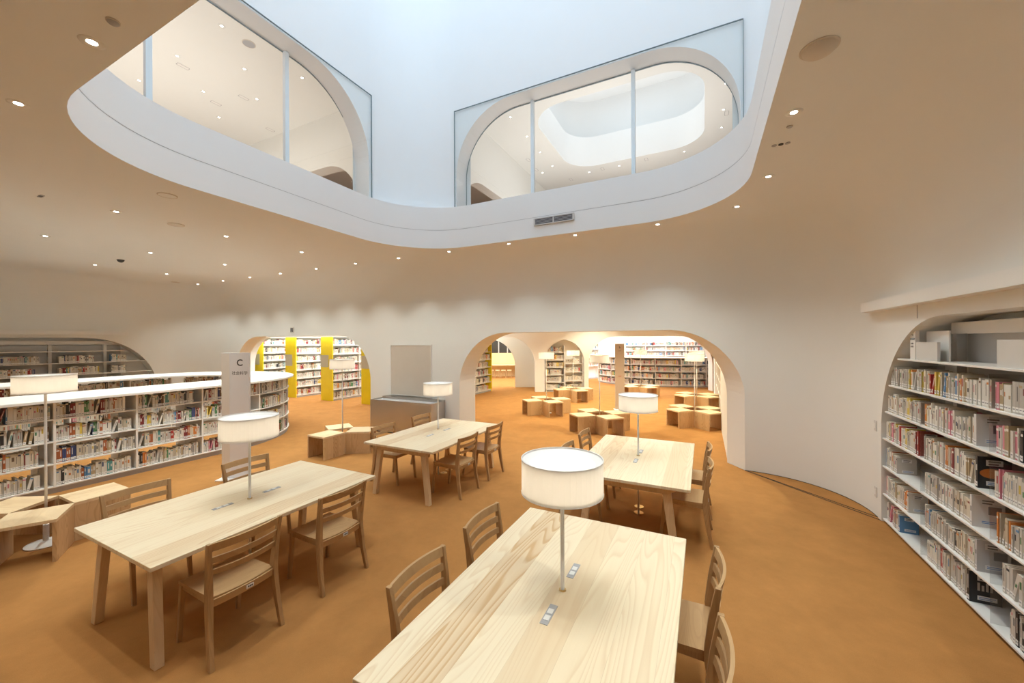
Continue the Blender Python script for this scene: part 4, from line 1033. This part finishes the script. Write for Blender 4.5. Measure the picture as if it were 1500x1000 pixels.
disc('ceiling_speaker', 2.31, -5.69, .085, .01, 'pale flat round speaker close to the left rim of the light well', M['wall'])
disc('security_camera', 3.64, -10.92, .06, .06, 'small dark domed security camera in the left ceiling', M['dark'], cat='camera', dome=True)
disc('smoke_detector', 0.93, -2.87, .027, .018, 'small dark round sensor beside the top left downlight', M['grey'], dome=True)
disc('smoke_detector', 3.854, .64, .02, .01, 'tiny dark round sensor between the two right downlights', M['grey'])
disc('ceiling_speaker', 5.7, -13.6, .09, .01, 'flat round speaker at the far left end of the ceiling', M['ring'])
disc('ceiling_speaker', 4.45, -7.82, .10, .01, 'round grey speaker on the upper ceiling seen through the left well window', M['grey'], z=ZUC)
def triple(a, b, lb):
    t = thing('emergency_spot', P(a, b, ZC), lb, 'ceiling fitting', TH)
    for k in (-1, 0, 1):
        mb = MB(); mb.cyl(0, k*.05, -.006, -.0005, .02, n=16); mb.build('sensor_eye', M['grey'] if k else M['dark'], t)
triple(4.166, .627, 'row of three small sensor eyes in the right ceiling'); triple(1.647, -7.04, 'row of three dark sensor eyes in the left ceiling')

# light sources of the place and added fill lights
w = bpy.data.worlds.new('world'); SC.world = w; w.use_nodes = True
bg = w.node_tree.nodes['Background']; bg.inputs[0].default_value = (.62, .80, 1.0, 1); bg.inputs[1].default_value = .35
# skylight lamps at the top of the light well
for (a, b) in ((1.6, -1.2), (1.6, -2.9), (2.9, -1.2), (2.9, -2.9)):
    spot(P(a, b, 10.2), 270*K, ang=50, col=(1, .97, .86), size=.05, blend=.6, name='well_beam')
arealight(P(3.3, -2.3, 13.4), 5.4, 5.4, 300*K, (.64, .81, .97), name='skylight')
# upper storey: added area lights, some facing up to brighten the ceilings
arealight(P(3, -10, 7.6), 4, 5, 70*K, (1, .97, .90), name='upper_fill_light'); arealight(P(10, -8.5, 7.6), 4, 3, 44*K, (1, .97, .92), name='upper_fill_light'); arealight(P(10.5, -2, 4.9), 5, 5, 178*K, (1, .97, .91), rot=(PI, 0, 0), name='upper_fill_light')
arealight(P(3, -10, 4.9), 5, 6, 165*K, (1, .96, .86), rot=(PI, 0, 0), name='upper_fill_light')
arealight(P(10.8, -1.9, 10.5), 2.2, 2.6, 45*K, (.8, .92, 1.0), name='upper_fill_light')
# rooms beyond: unseen area lights stand in for ceiling lamps
arealight(P(8.1, -11.3, 3.55), .8, 6.5, 70*K, (1, 1, .93), name='beyond_unseen_light')  # unseen lamp added to brighten the floor before the yellow stacks
arealight(P(11.5, -13, 3.55), 5, 5, 590*K, (1, 1, .93), name='beyond_unseen_light'); arealight(P(12.5, -9, 3.55), 4, 2, 220*K, (1, 1, .93), name='beyond_unseen_light')
arealight((-1, 19, 3.55), 5, 3, 350*K, (1, 1, .93), rot=(0, 0, 0), name='beyond_unseen_light'); arealight((6.5, 19.0, 3.55), 7, 3, 560*K, (1, 1, .97), rot=(0, 0, 0), name='beyond_unseen_light')
arealight((-1.5, 22, 3.5), 4, 1.5, 120*K, (1, .97, .80), rot=(0, 0, 0), name='beyond_unseen_light')
for (x, y) in ((1, 9.5), (3.5, 8.5), (5.5, 10.5), (2.5, 12), (.2, 13), (5.2, 13.6), (3.3, 14.3)):
    spot((x, y, 3.55), 330*K, col=(1, .97, .72), ang=120, name='second_room_beam')

# ------------------------------------------------------------------ camera
cam = bpy.data.cameras.new('camera'); co = bpy.data.objects.new('camera', cam); COL.objects.link(co)
cam.sensor_width = 36; cam.sensor_fit = 'HORIZONTAL'; cam.lens = 567.4/1500*36; cam.clip_start = .05; cam.clip_end = 200
co.matrix_world = Matrix.Translation((0, 0, 2.05)) @ Matrix.Rotation(PI/2, 4, 'X') @ Matrix.Rotation(-.0045, 4, 'Z')
SC.camera = co
SC.view_settings.view_transform = 'Standard'; SC.view_settings.look = 'None'; SC.view_settings.gamma = 1; SC.view_settings.use_curve_mapping = False
SC.view_settings.exposure = 0.0
SC.cycles.max_bounces = 10; SC.cycles.diffuse_bounces = 6; SC.cycles.transparent_max_bounces = 12
SC.cycles.sample_clamp_indirect = 6
SC.cycles.caustics_reflective = False; SC.cycles.caustics_refractive = False
